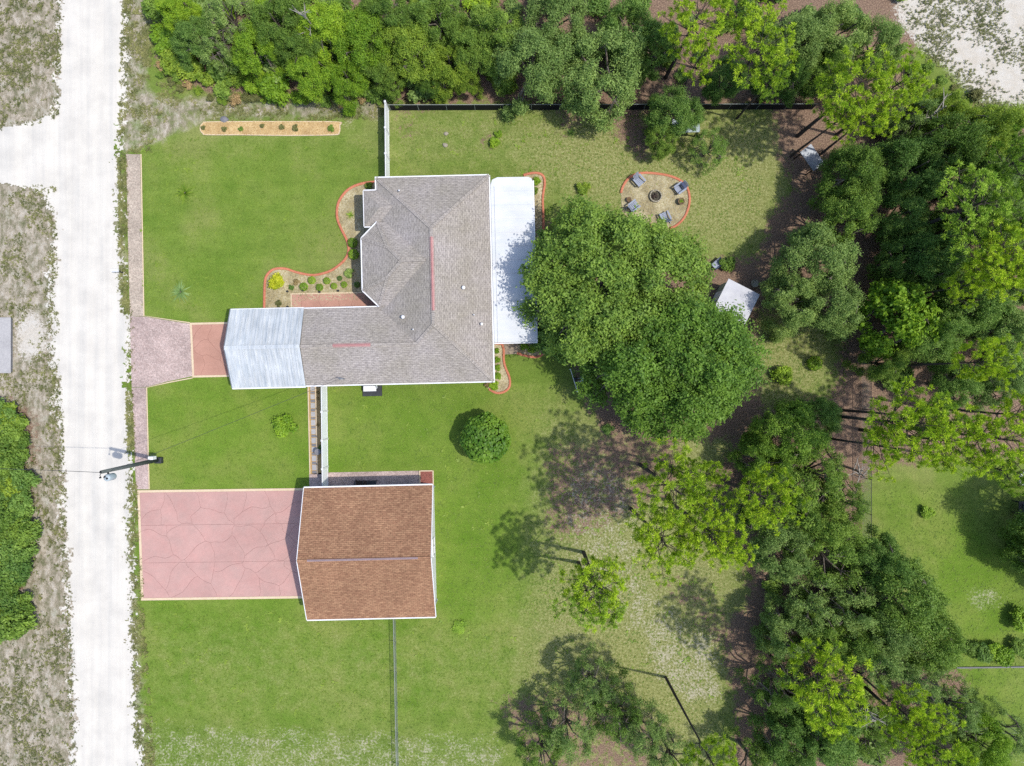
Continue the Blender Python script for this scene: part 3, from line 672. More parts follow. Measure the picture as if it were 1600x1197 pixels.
rf.add([(a,c,Z0-.08),(b,c,Z0-.08),(b,d,Z0-.08),(a,d,Z0-.08)], [(3,2,1,0)])
rf.add([(e,c,Z0-.085),(a,c,Z0-.085),(a,f,Z0-.085),(e,f,Z0-.085)], [(3,2,1,0)])
rf.add([(e,c,Z0-.08),(e,f,Z0-.08),(e,c+w,Z0+PI_*w-.03)], [(0,1,2)])
roof = rf.build("roof", MAT['roof_h'], house, uv=True)
# bump-out hip at the north-west
bx = l(568.5,326)[0]; b0 = l(568.5,354)[1]; b1 = l(568.5,298)[1]; hb = (b1-b0)/2; zb = Z0-0.02
rb = MB(); mid = (b0+b1)/2; ue = a+2.0
rb.add([(bx,b0,zb),(bx,b1,zb),(bx+hb,mid,zb+PI_*hb),(ue,b1,zb),(ue,b0,zb),(ue,mid,zb+PI_*hb)],
       [(1,0,2),(0,4,5,2),(3,1,2,5),(0,1,3,4)])
rb.build("roof", MAT['roof_h'], house, uv=True)
# half-octagon entry roof, its eave a little higher
z1 = Z0+0.30; lo = lambda px, py: HF.L(px, py, z1)
uw = avg(lo(565,372)[0], lo(567,453)[0]); vn = lo(590,347)[1]; vs0 = lo(592,478)[1]; h8 = (vn-vs0)/2; vm = (vn+vs0)/2
ch = 1.28; tt = ch/(2-math.sqrt(2)); uo = a+4.9
O = [(uw,vm-h8+ch,z1),(uw,vm+h8-ch,z1),(uw+ch,vm+h8,z1),(uo,vm+h8,z1),(uo,vm-h8,z1),(uw+ch,vm-h8,z1),
     (uw+tt,vm+h8-tt,z1+PI_*tt),(uw+tt,vm-h8+tt,z1+PI_*tt),(uw+h8,vm,z1+PI_*h8),(uo,vm,z1+PI_*h8)]
oc = MB().add(O, [(0,7,8,6,1),(1,6,2),(2,6,8,9,3),(5,4,9,8,7),(0,5,7)])
oc.add([(p[0],p[1],z1-.09) for p in O[:6]], [(0,1,2,3,4,5)])
oc.build("entry_roof", MAT['roof_h'], house, uv=True)
# hip and ridge caps
def cap(p, q, wd=0.26): return MB().beam(Vector(p)+Vector((0,0,.02)), Vector(q)+Vector((0,0,.02)), wd, 0.035)
caps = [(T(a,d,0),T(a+W,d-W,W)),(T(b,d,0),T(a+W,d-W,W)),(T(b,c,0),T(a+W,c+W,W)),(T(a+W,d-W,W),T(a+W,c+W,W)),(T(a+W,c+W,W),T(a+w,c+w,w)),(T(e,c+w,w),T(a+w,c+w,w)),
        (O[1],O[6]),(O[2],O[6]),(O[6],O[8]),(O[0],O[7]),(O[5],O[7]),(O[7],O[8]),(O[8],(a+4.0,vm,O[8][2]))]
for p, q in caps: cap(p, q).build("ridge_cap", MAT['roof_h'], roof, uv=True)
zr = Z0+PI_*W
rv0 = HF.L(673,370,zr)[1]; rv1 = HF.L(676,485,zr)[1]
MB().add([(a+W-.16,rv1,zr-.02),(a+W+.16,rv1,zr-.02),(a+W,rv1,zr+.13),(a+W-.16,rv0,zr-.02),(a+W+.16,rv0,zr-.02),(a+W,rv0,zr+.13)],
         [(0,1,2),(3,5,4),(0,2,5,3),(1,4,5,2)]).build("ridge_vent", MAT['ridge'], roof)
zw = Z0+PI_*w; q0 = HF.L(520,537,zw)[0]; q1 = HF.L(579,537,zw)[0]; vr = c+w
MB().add([(q0,vr-.16,zw-.02),(q0,vr+.16,zw-.02),(q0,vr,zw+.13),(q1,vr-.16,zw-.02),(q1,vr+.16,zw-.02),(q1,vr,zw+.13)],
         [(0,1,2),(3,5,4),(0,2,5,3),(1,4,5,2)]).build("ridge_vent", MAT['ridge'], roof)
def hz(u, v_):
    h = min(u-a, b-u, v_-c, d-v_) if u > a else 0
    h2 = min(v_-c, f-v_) if u < a+w else 0
    return Z0 + PI_*max(h, h2, 0)
for px, py, rr in ((724,449,.15),(629,495,.15),(752,505,.12),(740,491,.06),(646,515,.06),(622,295,.07)):
    u, v_ = HF.L(px, py, 4.0); z = hz(u, v_)
    MB().lathe([(rr*.55,-.1),(rr*.55,.2),(rr,.2),(rr,.27),(rr*.5,.33),(0.001,.34)], 10, (u,v_,z)).build("vent_pipe", MAT['white'], roof, True)
u, v_ = HF.L(538,592,3.1); z = hz(u, v_)
MB().tube([(u,v_,z-.1),(u,v_,z+.9),(u-.12,v_,z+1.0),(u-.25,v_,z+.92)], .05, 6).build("service_mast", MAT['grey_metal'], roof)
# white gutters
def gutter(p, q, z, par, out, wd=0.09, hh=0.12, m=MAT['white'], nm="gutter"):
    p = Vector((*p, z-hh/2+.015)); q = Vector((*q, z-hh/2+.015)); o_ = Vector((*out, 0))*(wd/2+.005)
    return MB().beam(p+o_, q+o_, wd, hh).build(nm, m, par)
s2_ = math.sqrt(.5)
gutter((e,c),(b,c),Z0,house,(0,-1)); gutter((b,c-.1),(b,d),Z0,house,(1,0),.1); gutter((a,d),(b,d),Z0,house,(0,1)); gutter((a,b1+.02),(a,d+.1),Z0,house,(-1,0),.1)
gutter((bx,b0),(bx,b1),zb,house,(-1,0),.05); gutter((bx,b0),(a,b0),zb,house,(0,-1),.08); gutter((bx,b1),(a-.1,b1),zb,house,(0,1),.08)
gutter((e,f),(a+.3,f),Z0,house,(0,1),.08)
gutter(O[0][:2],O[1][:2],z1,house,(-1,0)); gutter(O[1][:2],O[2][:2],z1,house,(-s2_,s2_)); gutter(O[5][:2],O[0][:2],z1,house,(-s2_,-s2_)); pass
# walls, windows, doors
ov = 0.5; wl = MB()
wl.prism([(e+.05,c+ov),(b-ov,c+ov),(b-ov,d-ov),(a+ov,d-ov),(a+ov,b1-ov),(bx+ov,b1-ov),(bx+ov,b0+ov),(a+ov,b0+ov),(a+ov,f-ov),(e+.05,f-ov)], 0, Z0-.09)
wl.build("wall", MAT['stucco'], house)
MB().prism([(uw+.45,vm-h8+ch+.2),(uw+ch+.2,vm-h8+.45),(a+ov-.01,vm-h8+.45),(a+ov-.01,vm+h8-.45),(uw+ch+.2,vm+h8-.45),(uw+.45,vm+h8-ch-.2)], 0, z1-.1).build("entry_wall", MAT['stucco'], house)
def window(x0, y0, x1, y1, z0, zt, out, par):
    n = Vector((*out, 0)); p = Vector((x0,y0,0)); q = Vector((x1,y1,0)); fr = MB()
    for za in (z0, zt): fr.beam(p+n*.03+Vector((0,0,za)), q+n*.03+Vector((0,0,za)), .07, .08)
    for s_ in (p, q, (p+q)/2): fr.beam(s_+n*.03+Vector((0,0,z0+.04)), s_+n*.03+Vector((0,0,zt-.04)), .06, .06)
    wn_ = fr.build("window", MAT['white'], par)
    g = MB().beam(p+n*.01+Vector((0,0,(z0+zt)/2)), q+n*.01+Vector((0,0,(z0+zt)/2)), .03, zt-z0-.04); g.build("pane", MAT['glass'], wn_)
for x in (e+1.5, e+4.5, a+1.5, a+4.5): window(x, c+ov, x+1.4, c+ov, 1.0, 2.2, (0,-1), house)
for x in (a+1.5, a+5.0): window(x, d-ov, x+1.5, d-ov, 1.0, 2.2, (0,1), house)
window(bx+ov, b0+1.0, bx+ov, b1-1.0, 0.8, 2.2, (-1,0), house)
for x in (c+1.2, c+7, c+11): window(b-ov, x, b-ov, x+1.6, 0.3, 2.2, (1,0), house)
dr = MB(); dr.box(uw+.40, vm-.5, 0.02, uw+.455, vm+.5, 2.15); dd = dr.build("door", MAT['door'], house)
MB().box(uw+.36, vm+.36, 1.0, uw+.40, vm+.42, 1.12).build("handle", MAT['grey_metal'], dd)

# white ribbed metal carport
ZC = 2.78; CR = 4.2
lc_ = lambda px, py: HF.L(px, py, ZC)
cw = lc_(361.5,543)[0]; ce = e-0.01; cn = f+.06; cs = c-.06; cm = c+w
carport = thing("carport", "gabled carport with white ribbed metal roof attached to the house", "carport", (HF.o.x, HF.o.y, 0), ROT)
npan = 13; pw = (ce-cw)/npan
for side in (-1, 1):
    ve = cs if side < 0 else cn
    for k in range(npan):
        x0 = cw + k*pw; x1 = x0 + pw; m_ = MB(); rid = .13; rr = .085
        prof = [(x0,0),(x0+rid*.3,rr),(x0+rid,rr),(x0+rid*1.3,0),((x0+x1)/2-.02,0),((x0+x1)/2,rr*.45),((x0+x1)/2+.02,0),(x1,0)]
        v_ = [(x,ve,ZC+h) for x,h in prof] + [(x,cm,CR+h) for x,h in prof] + [(x,ve,ZC-.03) for x,h in prof] + [(x,cm,CR-.03) for x,h in prof]
        n = len(prof); fs = []
        for i in range(n-1):
            fs += [(i,i+1,n+i+1,n+i),(2*n+i+1,2*n+i,3*n+i,3*n+i+1),(i+1,i,2*n+i,2*n+i+1)]
        if side > 0: fs = [t[::-1] for t in fs]
        m_.add(v_, fs); m_.build("roof_panel", MAT['metal_w'], carport)
MB().beam((cw,cm,CR+.02),(ce,cm,CR+.02),.3,.04).build("ridge_cap", MAT['metal_w'], carport)
for ve in (cs, cn): MB().beam((cw-.03,ve,ZC-.04),(cw-.03,cm,CR-.04),.05,.12).build("rake_trim", MAT['grey_metal'], carport)
gutter((cw,cs),(ce,cs),ZC-.01,carport,(0,-1),.1); gutter((cw,cn),(ce,cn),ZC-.01,carport,(0,1),.06)
for x in (cw+.35, (cw+ce)/2, ce-.35):
    for yv in (cs+.35, cn-.35): MB().bbox(x-.07,yv-.07,0,x+.07,yv+.07,ZC+.05).build("post", MAT['white'], carport)
for yv in (cs+.35, cn-.35): MB().beam((cw+.3,yv,ZC-.12),(ce-.3,yv,ZC-.12),.1,.18).build("beam", MAT['white'], carport)

# white panelled porch roof on the east side
porch = thing("porch", "flat white panel-roofed porch along the back of the house", "porch", (HF.o.x, HF.o.y, 0), ROT)
ZP = 2.62; lp = lambda px, py: HF.L(px, py, ZP)
pe = avg(lp(832,300)[0], lp(839,534)[0]); pwst = b+.13; pn = lp(800,277)[1]; ps = lp(800,535)[1]
npn = 12; ph_ = (pn-ps)/npn
for k in range(npn):
    y0 = ps+k*ph_; y1 = y0+ph_; zl = 2.74; zh = ZP
    x1_ = pe; m_ = MB()
    vt = [(pwst,y0+.012),(x1_,y0+.012),(x1_,y1-.012),(pwst,y1-.012)]
    if k == npn-1:                                   # rounded outer corner
        vt = [(pwst,y0+.012),(x1_,y0+.012),(x1_,y1-.35),(x1_-.12,y1-.1),(x1_-.4,y1),(pwst+.55,y1),(pwst+.12,y1-.2),(pwst,y1-.6)]
    zf = lambda x: zl + (zh-zl)*(x-pwst)/(pe-pwst)
    n = len(vt); m_.add([(x,yv,zf(x)) for x,yv in vt]+[(x,yv,zf(x)-.09) for x,yv in vt],
                        [tuple(range(n)), tuple(range(2*n-1,n-1,-1))]+[(n+i,n+(i+1)%n,(i+1)%n,i) for i in range(n)])
    pnl = m_.build("roof_panel", MAT['porch'], porch)
    if k: MB().beam((pwst,y0,zl+.006),(x1_,y0,zh+.006),.035,.035).build("seam", MAT['porch'], porch)
gutter((pe,ps),(pe,pn-.3),ZP,porch,(1,0),.09,.12); MB().beam((pwst,ps-.06,2.66),(pe+.08,ps-.06,2.56),.08,.14).build("fascia", MAT['white'], porch)
MB().beam((pwst-.0+.3,ps,zl+.02),(pwst+.3,pn-.7,zl+.02),.04,.03).build("seam", MAT['porch'], porch)
for yv in np.linspace(ps+.2, pn-.4, 5): MB().bbox(pe-.25,yv-.06,0,pe-.13,yv+.06,2.52).build("post", MAT['white'], porch)
MB().box(b-ov,ps+.1,0,pe-.1,pn-.2,.06).build("floor_slab", MAT['concrete'], porch)

# ------------------------------------------------------------------ garage
GF = Frame(575, 865); ZG = 3.0; ZGR = 5.25
garage = thing("garage", "detached garage with russet gabled shingle roof", "garage", (GF.o.x, GF.o.y, 0), ROT)
lg = lambda px, py, z=ZG: GF.L(px, py, z)
gw = avg(lg(474.4,763)[0], lg(480,968)[0], lg(464,873,ZGR)[0]); ge = avg(lg(675.7,757.5)[0], lg(680.7,964)[0], lg(673,870,ZGR)[0])
gn = avg(lg(474.4,763)[1], lg(675.7,757.5)[1]); gs = avg(lg(480,968)[1], lg(680.7,964)[1]); gm = (gn+gs)/2
gr = MB(); th = .1
gr.add([(gw,gs,ZG),(ge,gs,ZG),(ge,gm,ZGR),(gw,gm,ZGR),(gw,gn,ZG),(ge,gn,ZG)], [(0,1,2,3),(3,2,5,4)])
gr.add([(gw,gs,ZG-th),(ge,gs,ZG-th),(ge,gm,ZGR-th),(gw,gm,ZGR-th),(gw,gn,ZG-th),(ge,gn,ZG-th)], [(3,2,1,0),(4,5,2,3)])
groof = gr.build("roof", MAT['roof_g'], garage, uv=True)
v0, v1 = lg(480,875,ZGR)[0], lg(653,871,ZGR)[0]
MB().add([(v0,gm-.12,ZGR-.01),(v0,gm+.12,ZGR-.01),(v0,gm,ZGR+.1),(v1,gm-.12,ZGR-.01),(v1,gm+.12,ZGR-.01),(v1,gm,ZGR+.1)],
         [(0,1,2),(3,5,4),(0,2,5,3),(1,4,5,2)]).build("ridge_vent", MAT['ridge_g'], groof)
cap((gw,gm,ZGR-.01),(ge,gm,ZGR-.01),.24).build("ridge_cap", MAT['roof_g'], groof, uv=True)
gutter((gw,gs),(ge,gs),ZG,garage,(0,-1)); gutter((gw,gn),(ge,gn),ZG,garage,(0,1),.1)
for x, o_ in ((gw,-1),(ge,1)):
    for yv in (gs, gn): MB().beam((x+o_*.03,yv,ZG-.08),(x+o_*.03,gm,ZGR-.08),.055,.17).build("rake_trim", MAT['white'], garage)
xw, xe, yn, ys_ = gw+.32, ge-.22, gn-.38, gs+.38
zt_ = lambda yv: ZG + (ZGR-ZG)*(1-abs(yv-gm)/(gn-gm)) - th - .01
gv = [(xw,ys_,0),(xe,ys_,0),(xe,yn,0),(xw,yn,0),(xw,ys_,zt_(ys_)),(xe,ys_,zt_(ys_)),(xe,yn,zt_(yn)),(xw,yn,zt_(yn)),(xw,gm,zt_(gm)),(xe,gm,zt_(gm))]
MB().add(gv, [(0,1,5,4),(1,2,6,9,5),(2,3,7,6),(3,0,4,8,7)]).build("wall", MAT['white'], garage)
gd = MB().box(xw-.04, gm-2.6, 0.03, xw-.005, gm+2.6, 2.35).build("garage_door", MAT['vinyl'], garage)
for k in range(4): MB().box(xw-.055, gm-2.55, .1+k*.57, xw-.041, gm+2.55, .56+k*.57).build("door_panel", MAT['vinyl'], gd)
window(xe, gm-.7, xe, gm+.7, 1.0, 2.1, (1,0), garage); window(xw+2, yn, xw+3.4, yn, 1.0, 2.1, (0,1), garage)
MB().box(xw+4.6, yn+.005, 0.03, xw+5.5, yn+.05, 2.1).build("side_door", MAT['vinyl'], garage)
MB().tube([(xe+.06,ys_+.15,0.05),(xe+.06,ys_+.15,ZG-.3),(xe+.2,gs+.0,ZG-.1)], .045, 6).build("downspout", MAT['white'], garage)
MB().tube([(xe+.06,yn-.15,0.05),(xe+.06,yn-.15,ZG-.25),(xe+.15,gn,ZG-.08)], .045, 6).build("downspout", MAT['white'], garage)
slab("garage_pad", [(500,766),(672,762),(675,935),(502,938)], 0.0, 0.02, MAT['concrete'], 0)
# mulch planter at the garage corner
pl_t = thing("planter", "square red mulch planter with pale edging at the garage corner", "planter", P3(666.5,747))
def loc_poly(pts, o): ox, oy = P(*o); return ccw([(P(*p)[0]-ox, P(*p)[1]-oy) for p in pts])
MB().prism(loc_poly([(657,736.5),(676,736),(676.5,762),(657.5,762)], (666.5,747)), 0, .1).build("mulch", MAT['redmulch'], pl_t)
for q_ in ([(655.3,735),(657,735),(657.6,763),(655.8,763)], [(676,735),(677.6,735),(678,763),(676.5,763)], [(657.1,734.8),(675.9,734.5),(675.9,736.2),(657.1,736.5)]):
    MB().prism(loc_poly(q_, (666.5,747)), 0, .15, .01).build("edging", MAT['cream'], pl_t)

# ------------------------------------------------------------------ fences
def panel_fence(name, label, p0, p1, h, bay, mat, mat_post, style, cat="fence"):
    a_ = Vector(P(*p0)); b_ = Vector(P(*p1)); L_ = (b_-a_).length; n = max(1, round(L_/bay))
    ang = math.atan2((b_-a_).y, (b_-a_).x); t = thing(name, label, cat, (a_.x, a_.y, 0), ang); st = L_/n
    for k in range(n+1):
        x = k*st
        if style == 'vinyl':
            m_ = MB().box(x-.065,-.065,0,x+.065,.065,h+.04); m_.bbox(x-.085,-.085,h+.04,x+.085,.085,h+.1,.05)
        else: m_ = MB().tube([(x,0,0),(x,0,h+.02)], .03, 6); m_.lathe([(.04,0),(.035,.04),(.001,.06)], 6, (x,0,h+.01))
        m_.build("post", mat_post, t)
        if k == n: break
        x0, x1 = x+.07, x+st-.07
        if style == 'vinyl':
            nb = 14; bw_ = (x1-x0)/nb
            for j in range(nb): MB().box(x0+j*bw_+.0012,-.012,.1,x0+(j+1)*bw_-.0012,.012,h-.08).build("picket", mat, t)
            for z_ in (.05, h-.08): MB().box(x0,-.028,z_,x1,.028,z_+.1).build("rail", mat_post, t)
        elif style == 'screen':
            MB().box(x-.0,-.012,.03,x+st,.012,h-.03).build("screen_panel", mat, t)
            MB().beam((x,0,h-.01),(x+st,0,h-.01),.045,.045).build("top_rail", mat_post, t)
        else:
            MB().tube([(x,0,h),(x+st,0,h)], .024, 6).build("top_rail", mat_post, t)
            wm = MB(); sp_ = .16; hh = h-.08
            xx = x-hh
            while xx < x+st:
                for sg in (1, -1):
                    xa, za, xb, zb_ = xx, .05, xx+hh, .05+hh
                    if xa < x: za += x-xa; xa = x
                    if xb > x+st: zb_ -= xb-(x+st); xb = x+st
                    if sg < 0: za, zb_ = hh+.1-za, hh+.1-zb_
                    if xb > xa: wm.beam((xa,sg*.004,za),(xb,sg*.004,zb_),.007,.007)
                xx += sp_
            wm.build("wire_mesh", mat, t)
    return t
panel_fence("vinyl_fence", "white vinyl privacy fence running north from the house", (607.5,172), (608.5,290), 1.85, 2.2, MAT['vinyl'], MAT['white'], 'vinyl')
panel_fence("vinyl_fence", "white vinyl privacy fence between the house and garage", (511,599), (513,772), 1.85, 2.3, MAT['vinyl'], MAT['white'], 'vinyl')
panel_fence("screened_fence", "long black screened fence below the thicket", (611,172.5), (1268,171), 1.2, 2.45, MAT['black'], MAT['galv'], 'screen')
panel_fence("chain_link_fence", "grey chain link fence crossing the lawn behind the garage", (618,955), (624,1240), 1.2, 2.6, MAT['galv'], MAT['galv'], 'link')
panel_fence("chain_link_fence", "rusty chain link fence along the edge of the eastern trees", (1346,480), (1347,905), 1.6, 3.0, MAT['galv'], MAT['dark'], 'link')
panel_fence("chain_link_fence", "grey chain link fence at the end of the neighbour's lawn", (1490,1136), (1660,1133), 1.2, 2.6, MAT['galv'], MAT['galv'], 'link')
tag(strip([(1494,1043),(1660,1041)], .13, .12, MAT['stepg'], "stone_edging"), "grey stone edging below the neighbour's hedge strip", "edging")

# ------------------------------------------------------------------ plants: leaf clouds
def leaf_quads(centers, dirs, size, rnd, asp=0.55, updir=0.5):
    """rhombic leaf sprays at centers; dirs = preferred normal"""
    n = len(centers)
    nrm = dirs*updir + rnd.normal(0, 0.55, (n, 3)); nrm[:,2] += 0.75
    nrm /= np.linalg.norm(nrm, axis=1)[:,None] + 1e-9
    t = rnd.normal(0, 1, (n, 3)); t -= nrm*(t*nrm).sum(1)[:,None]; t /= np.linalg.norm(t, axis=1)[:,None] + 1e-9
    b_ = np.cross(nrm, t); s_ = (size*rnd.uniform(0.6, 1.35, n))[:,None]
    V = np.stack([centers - t*s_*.5, centers + b_*s_*asp*.5 + t*s_*.05, centers + t*s_*.5, centers - b_*s_*asp*.5 + t*s_*.05], 1)
    return V.reshape(-1, 3)
def quads_mesh(name, V, mat): return np_mesh(name, V, np.arange(len(V)).reshape(-1, 4), mat)
def sphere_pts(n, rnd, shell=0.5):
    d_ = rnd.normal(0, 1, (n, 3)); d_ /= np.linalg.norm(d_, axis=1)[:,None]
    r = shell + (1-shell)*rnd.random(n)**0.6
    return d_, d_*r[:,None]

def oak_variant(seed, Rr=5.0, H=8.5, nclump=60, nleaf=600, leaf=0.205, cl=(0.15, 0.24), gap=0.0, bark=None, asp=0.55):
    """returns (trunk mesh, crown mesh); crown radius about Rr"""
    rnd = np.random.default_rng(seed); rr = random.Random(seed)
    ph = [rr.uniform(0, 6.28) for _ in range(4)]
    outline = lambda t: 0.86 + 0.10*math.sin(2*t+ph[0]) + 0.09*math.sin(3*t+ph[1]) + 0.07*math.sin(5*t+ph[2]) + 0.05*math.sin(8*t+ph[3])
    tr = MB(); fork = H*0.28; lean = Vector((rr.uniform(-.4,.4), rr.uniform(-.4,.4), 0))
    base_r = 0.055*Rr
    tr.tube([(0,0,-.05),(lean.x*.3,lean.y*.3,fork*.5),(lean.x,lean.y,fork)], [base_r*1.35, base_r, base_r*.85], 7)
    limbs = []
    nl = rr.randint(6, 8)
    for i in range(nl):
        t = 2*math.pi*(i+rr.uniform(-.3,.3))/nl; q = rr.uniform(.45,.62)*Rr
        end = Vector((lean.x+q*math.cos(t), lean.y+q*math.sin(t), H*rr.uniform(.55,.72)))
        mid = (Vector((lean.x,lean.y,fork))+end)/2 + Vector((rr.uniform(-.4,.4), rr.uniform(-.4,.4), H*.05))
        tr.tube([(lean.x,lean.y,fork-.1), mid, end], [base_r*.6, base_r*.42, base_r*.28], 5); limbs.append(end)
    limbs.append(Vector((lean.x, lean.y, H*.75))); tr.tube([(lean.x,lean.y,fork-.1), limbs[-1]], [base_r*.7, base_r*.3], 5)
    V = []; lob = [(0.0, 0.0)]
    for i in range(7): t = 2*math.pi*(i+rr.uniform(-.25,.25))/7; lob.append((.64*Rr*math.cos(t), .64*Rr*math.sin(t)))
    for i in range(nclump):
        t = rr.uniform(0, 6.283); q = math.sqrt(rr.random())
        if i < nclump*.45: q = rr.uniform(.78, 1.0)
        rad = outline(t)*Rr*q
        if gap and rr.random() < gap and q < .8: continue
        z = H*(1 - 0.42*q**2.2) - rr.uniform(0.0, .2)*H
        z -= 1.9*min(1.2, min(math.dist((rad*math.cos(t), rad*math.sin(t)), lc0) for lc0 in lob)/(.36*Rr))**2
        c_ = Vector((rad*math.cos(t), rad*math.sin(t), z)); cr = Rr*rr.uniform(*cl)
        lb = min(limbs, key=lambda p: (p-c_).length)
        m_ = (lb+c_)/2 + Vector((rr.uniform(-.3,.3), rr.uniform(-.3,.3), -.15))
        tr.tube([lb, m_, c_+Vector((0,0,cr*.15))], [base_r*.22, base_r*.15, base_r*.05], 4, False)
        nn = int(nleaf*(cr/(Rr*.195))**2); d_, p_ = sphere_pts(nn, rnd, .35)
        p_ = p_*np.array([cr, cr, cr*.68]) * (1+rnd.normal(0, .13, (nn, 1)))
        keep = p_[:,2] > -cr*.5; V.append(leaf_quads(p_[keep]+np.array(c_), d_[keep], leaf, rnd, asp))
        # twig sprays sticking out of the clump
        for k in range(5):
            dv = rnd.normal(0, 1, 3); dv[2] = abs(dv[2])*.6; dv /= np.linalg.norm(dv); m2 = 14
            pp = np.array(c_) + dv*cr*np.linspace(.8, 1.4, m2)[:,None] + rnd.normal(0, .09*cr+.03, (m2, 3))
            V.append(leaf_quads(pp, np.tile(dv, (m2,1)), leaf*.9, rnd, asp))
    me_t = bpy.data.meshes.new("trunk"); me_t.from_pydata(tr.v, [], tr.f); me_t.materials.append(bark or MAT['bark'])
    return me_t, quads_mesh("crown", np.concatenate(V), MAT['L_oak']), Rr, H

def pine_variant(seed, Rr=2.9, H=13.0, nb=34, lean=0.0):
    rnd = np.random.default_rng(seed); rr = random.Random(seed); tr = MB()
    k1, k2 = rr.uniform(-.35,.35), rr.uniform(-.35,.35)
    path = lambda t: Vector((k1*math.sin(t*3)*t, k2*math.sin(t*2.4)*t, H*t))
    tr.tube([path(i/9) for i in range(10)], [.19*(1-i/9*.8) for i in range(10)], 7)
    V = []
    for i in range(nb):
        s_ = (i+.5)/nb; tz = .66 + .33*s_
        p0 = path(tz); ang = i*2.4 + rr.uniform(-.4,.4)
        ln = Rr*(1.0-.66*max(0, (s_-.25)/.75)**1.6)*rr.uniform(.5,1.15)*(0.75 if s_ < .12 else 1)
        dv = Vector((math.cos(ang), math.sin(ang), rr.uniform(.05,.4)+.4*s_))
        pts = [p0 + dv*ln*q + Vector((0,0,.22*ln*q*q)) + Vector((rr.uniform(-.08,.08), rr.uniform(-.08,.08), 0)) for q in (0,.35,.7,1)]
        tr.tube(pts, [.055*(1-.6*s_), .04*(1-.6*s_), .025, .012], 4, False)
        nt_ = max(3, int(10*ln/Rr))
        tufts = [(pts[3], dv)]
        for j in range(nt_):
            q = rr.uniform(.38, 1.0); k_ = min(2, int(q*3)); base = pts[k_].lerp(pts[k_+1], q*3-k_) if k_ < 3 else pts[3]
            sd = Vector((-dv.y, dv.x, .3))*rr.choice((-1,1)); off = sd*rr.uniform(.15,.75)*ln*.5 + dv*rr.uniform(0,.3) + Vector((0,0,rr.uniform(-.1,.3)))
            tip = base+off; tr.tube([base, tip], [.014,.008], 3, False); tufts.append((tip, (off.normalized()+Vector((0,0,.5)))))
        for tip, td in tufts:
            nn = 50; td = np.array(td); td = td/np.linalg.norm(td)
            nd = rnd.normal(0, 1, (nn,3)); nd /= np.linalg.norm(nd, axis=1)[:,None]; nd = nd*.95 + td*.45 + np.array([0,0,.28]); nd /= np.linalg.norm(nd, axis=1)[:,None]
            L_ = rnd.uniform(.20,.36,nn)[:,None]; sv = np.cross(nd, rnd.normal(0,1,(nn,3))); sv /= np.linalg.norm(sv, axis=1)[:,None]+1e-9
            b0_ = np.array(tip) + nd*.03; mid = b0_ + nd*L_*.55; e_ = b0_ + nd*L_ - np.array([0,0,.04])
            V.append(np.stack([b0_, mid+sv*.024, e_, mid-sv*.024], 1).reshape(-1,3))
    me_t = bpy.data.meshes.new("trunk"); me_t.from_pydata(tr.v, [], tr.f); me_t.materials.append(MAT['bark_p'])
    return me_t, quads_mesh("crown", np.concatenate(V), MAT['L_pine']), Rr, H

def shrub_variant(seed, n=2600, leaf=0.16, lobes=9, spread=0.62, flat=0.75, asp=0.55, ball=False):
    """unit radius mound; returns (stem mesh, foliage mesh)"""
    rnd = np.random.default_rng(seed); rr = random.Random(seed); V = []; st = MB()
    if ball:
        d_, p_ = sphere_pts(n, rnd, .82); t = 1+.05*np.sin(d_[:,0]*7+1)*np.sin(d_[:,1]*6)
        p_ = p_*t[:,None]*np.array([1,1,flat]); p_[:,2] += flat*.92; keep = p_[:,2] > .04
        V.append(leaf_quads(p_[keep], d_[keep], leaf, rnd, asp, 1.0)); st.tube([(0,0,-.02),(0,0,flat*.9)], [.09,.06], 5)
    else:
        for i in range(lobes):
            t = rr.uniform(0,6.28); q = math.sqrt(rr.random())*spread; cr = rr.uniform(.26,.46)
            c_ = np.array([q*math.cos(t), q*math.sin(t), flat*(1-.5*q*q) - cr*.4 + rr.uniform(-.1,.12)])
            d_, p_ = sphere_pts(n//lobes, rnd, .3); p_ = p_*np.array([cr,cr,cr*.8])*(1+rnd.normal(0,.16,(len(p_),1))) + c_
            keep = p_[:,2] > .02; V.append(leaf_quads(p_[keep], d_[keep], leaf, rnd, asp))
            st.tube([(0,0,-.02), (c_[0]*.4, c_[1]*.4, c_[2]*.55), tuple(c_)], [.045,.03,.012], 4, False)
    me = bpy.data.meshes.new("stems"); me.from_pydata(st.v, [], st.f); me.materials.append(MAT['bark'])
    return me, quads_mesh("foliage", np.concatenate(V), MAT['L_oak'])
def spiky_variant(seed, n=34, L_=1.0, wd=0.07, droop=0.5, seg=4):
    rnd = random.Random(seed); mb = MB()
    for i in range(n):
        t = i*2.4 + rnd.uniform(-.2,.2); el = rnd.uniform(.15,1.25); ln = L_*rnd.uniform(.7,1.05); pts = []
        for k in range(seg+1):
            q = k/seg; x = ln*q*math.cos(el); z = .06 + ln*q*math.sin(el)*.8 - droop*ln*q*q*.5*math.cos(el)
            pts.append(Vector((x*math.cos(t), x*math.sin(t), max(z,.02))))
        s_ = Vector((-math.sin(t), math.cos(t), 0)); v_ = []; fs = []
        for k, p in enumerate(pts):
            ww = wd*(1-(k/seg)**1.5)*(.7 if k == 0 else 1); v_ += [p-s_*ww*.5, p+s_*ww*.5]
        for k in range(seg): fs.append((2*k,2*k+1,2*k+3,2*k+2))
        mb.add(v_, fs)
    me = bpy.data.meshes.new("foliage"); me.from_pydata(mb.v, [], mb.f); me.materials.append(MAT['L_hedge'])
    st = MB().lathe([(.09,-.02),(.08,.1),(.03,.16),(.001,.17)], 7); ms = bpy.data.meshes.new("stems"); ms.from_pydata(st.v, [], st.f); ms.materials.append(MAT['bark'])
    return ms, me

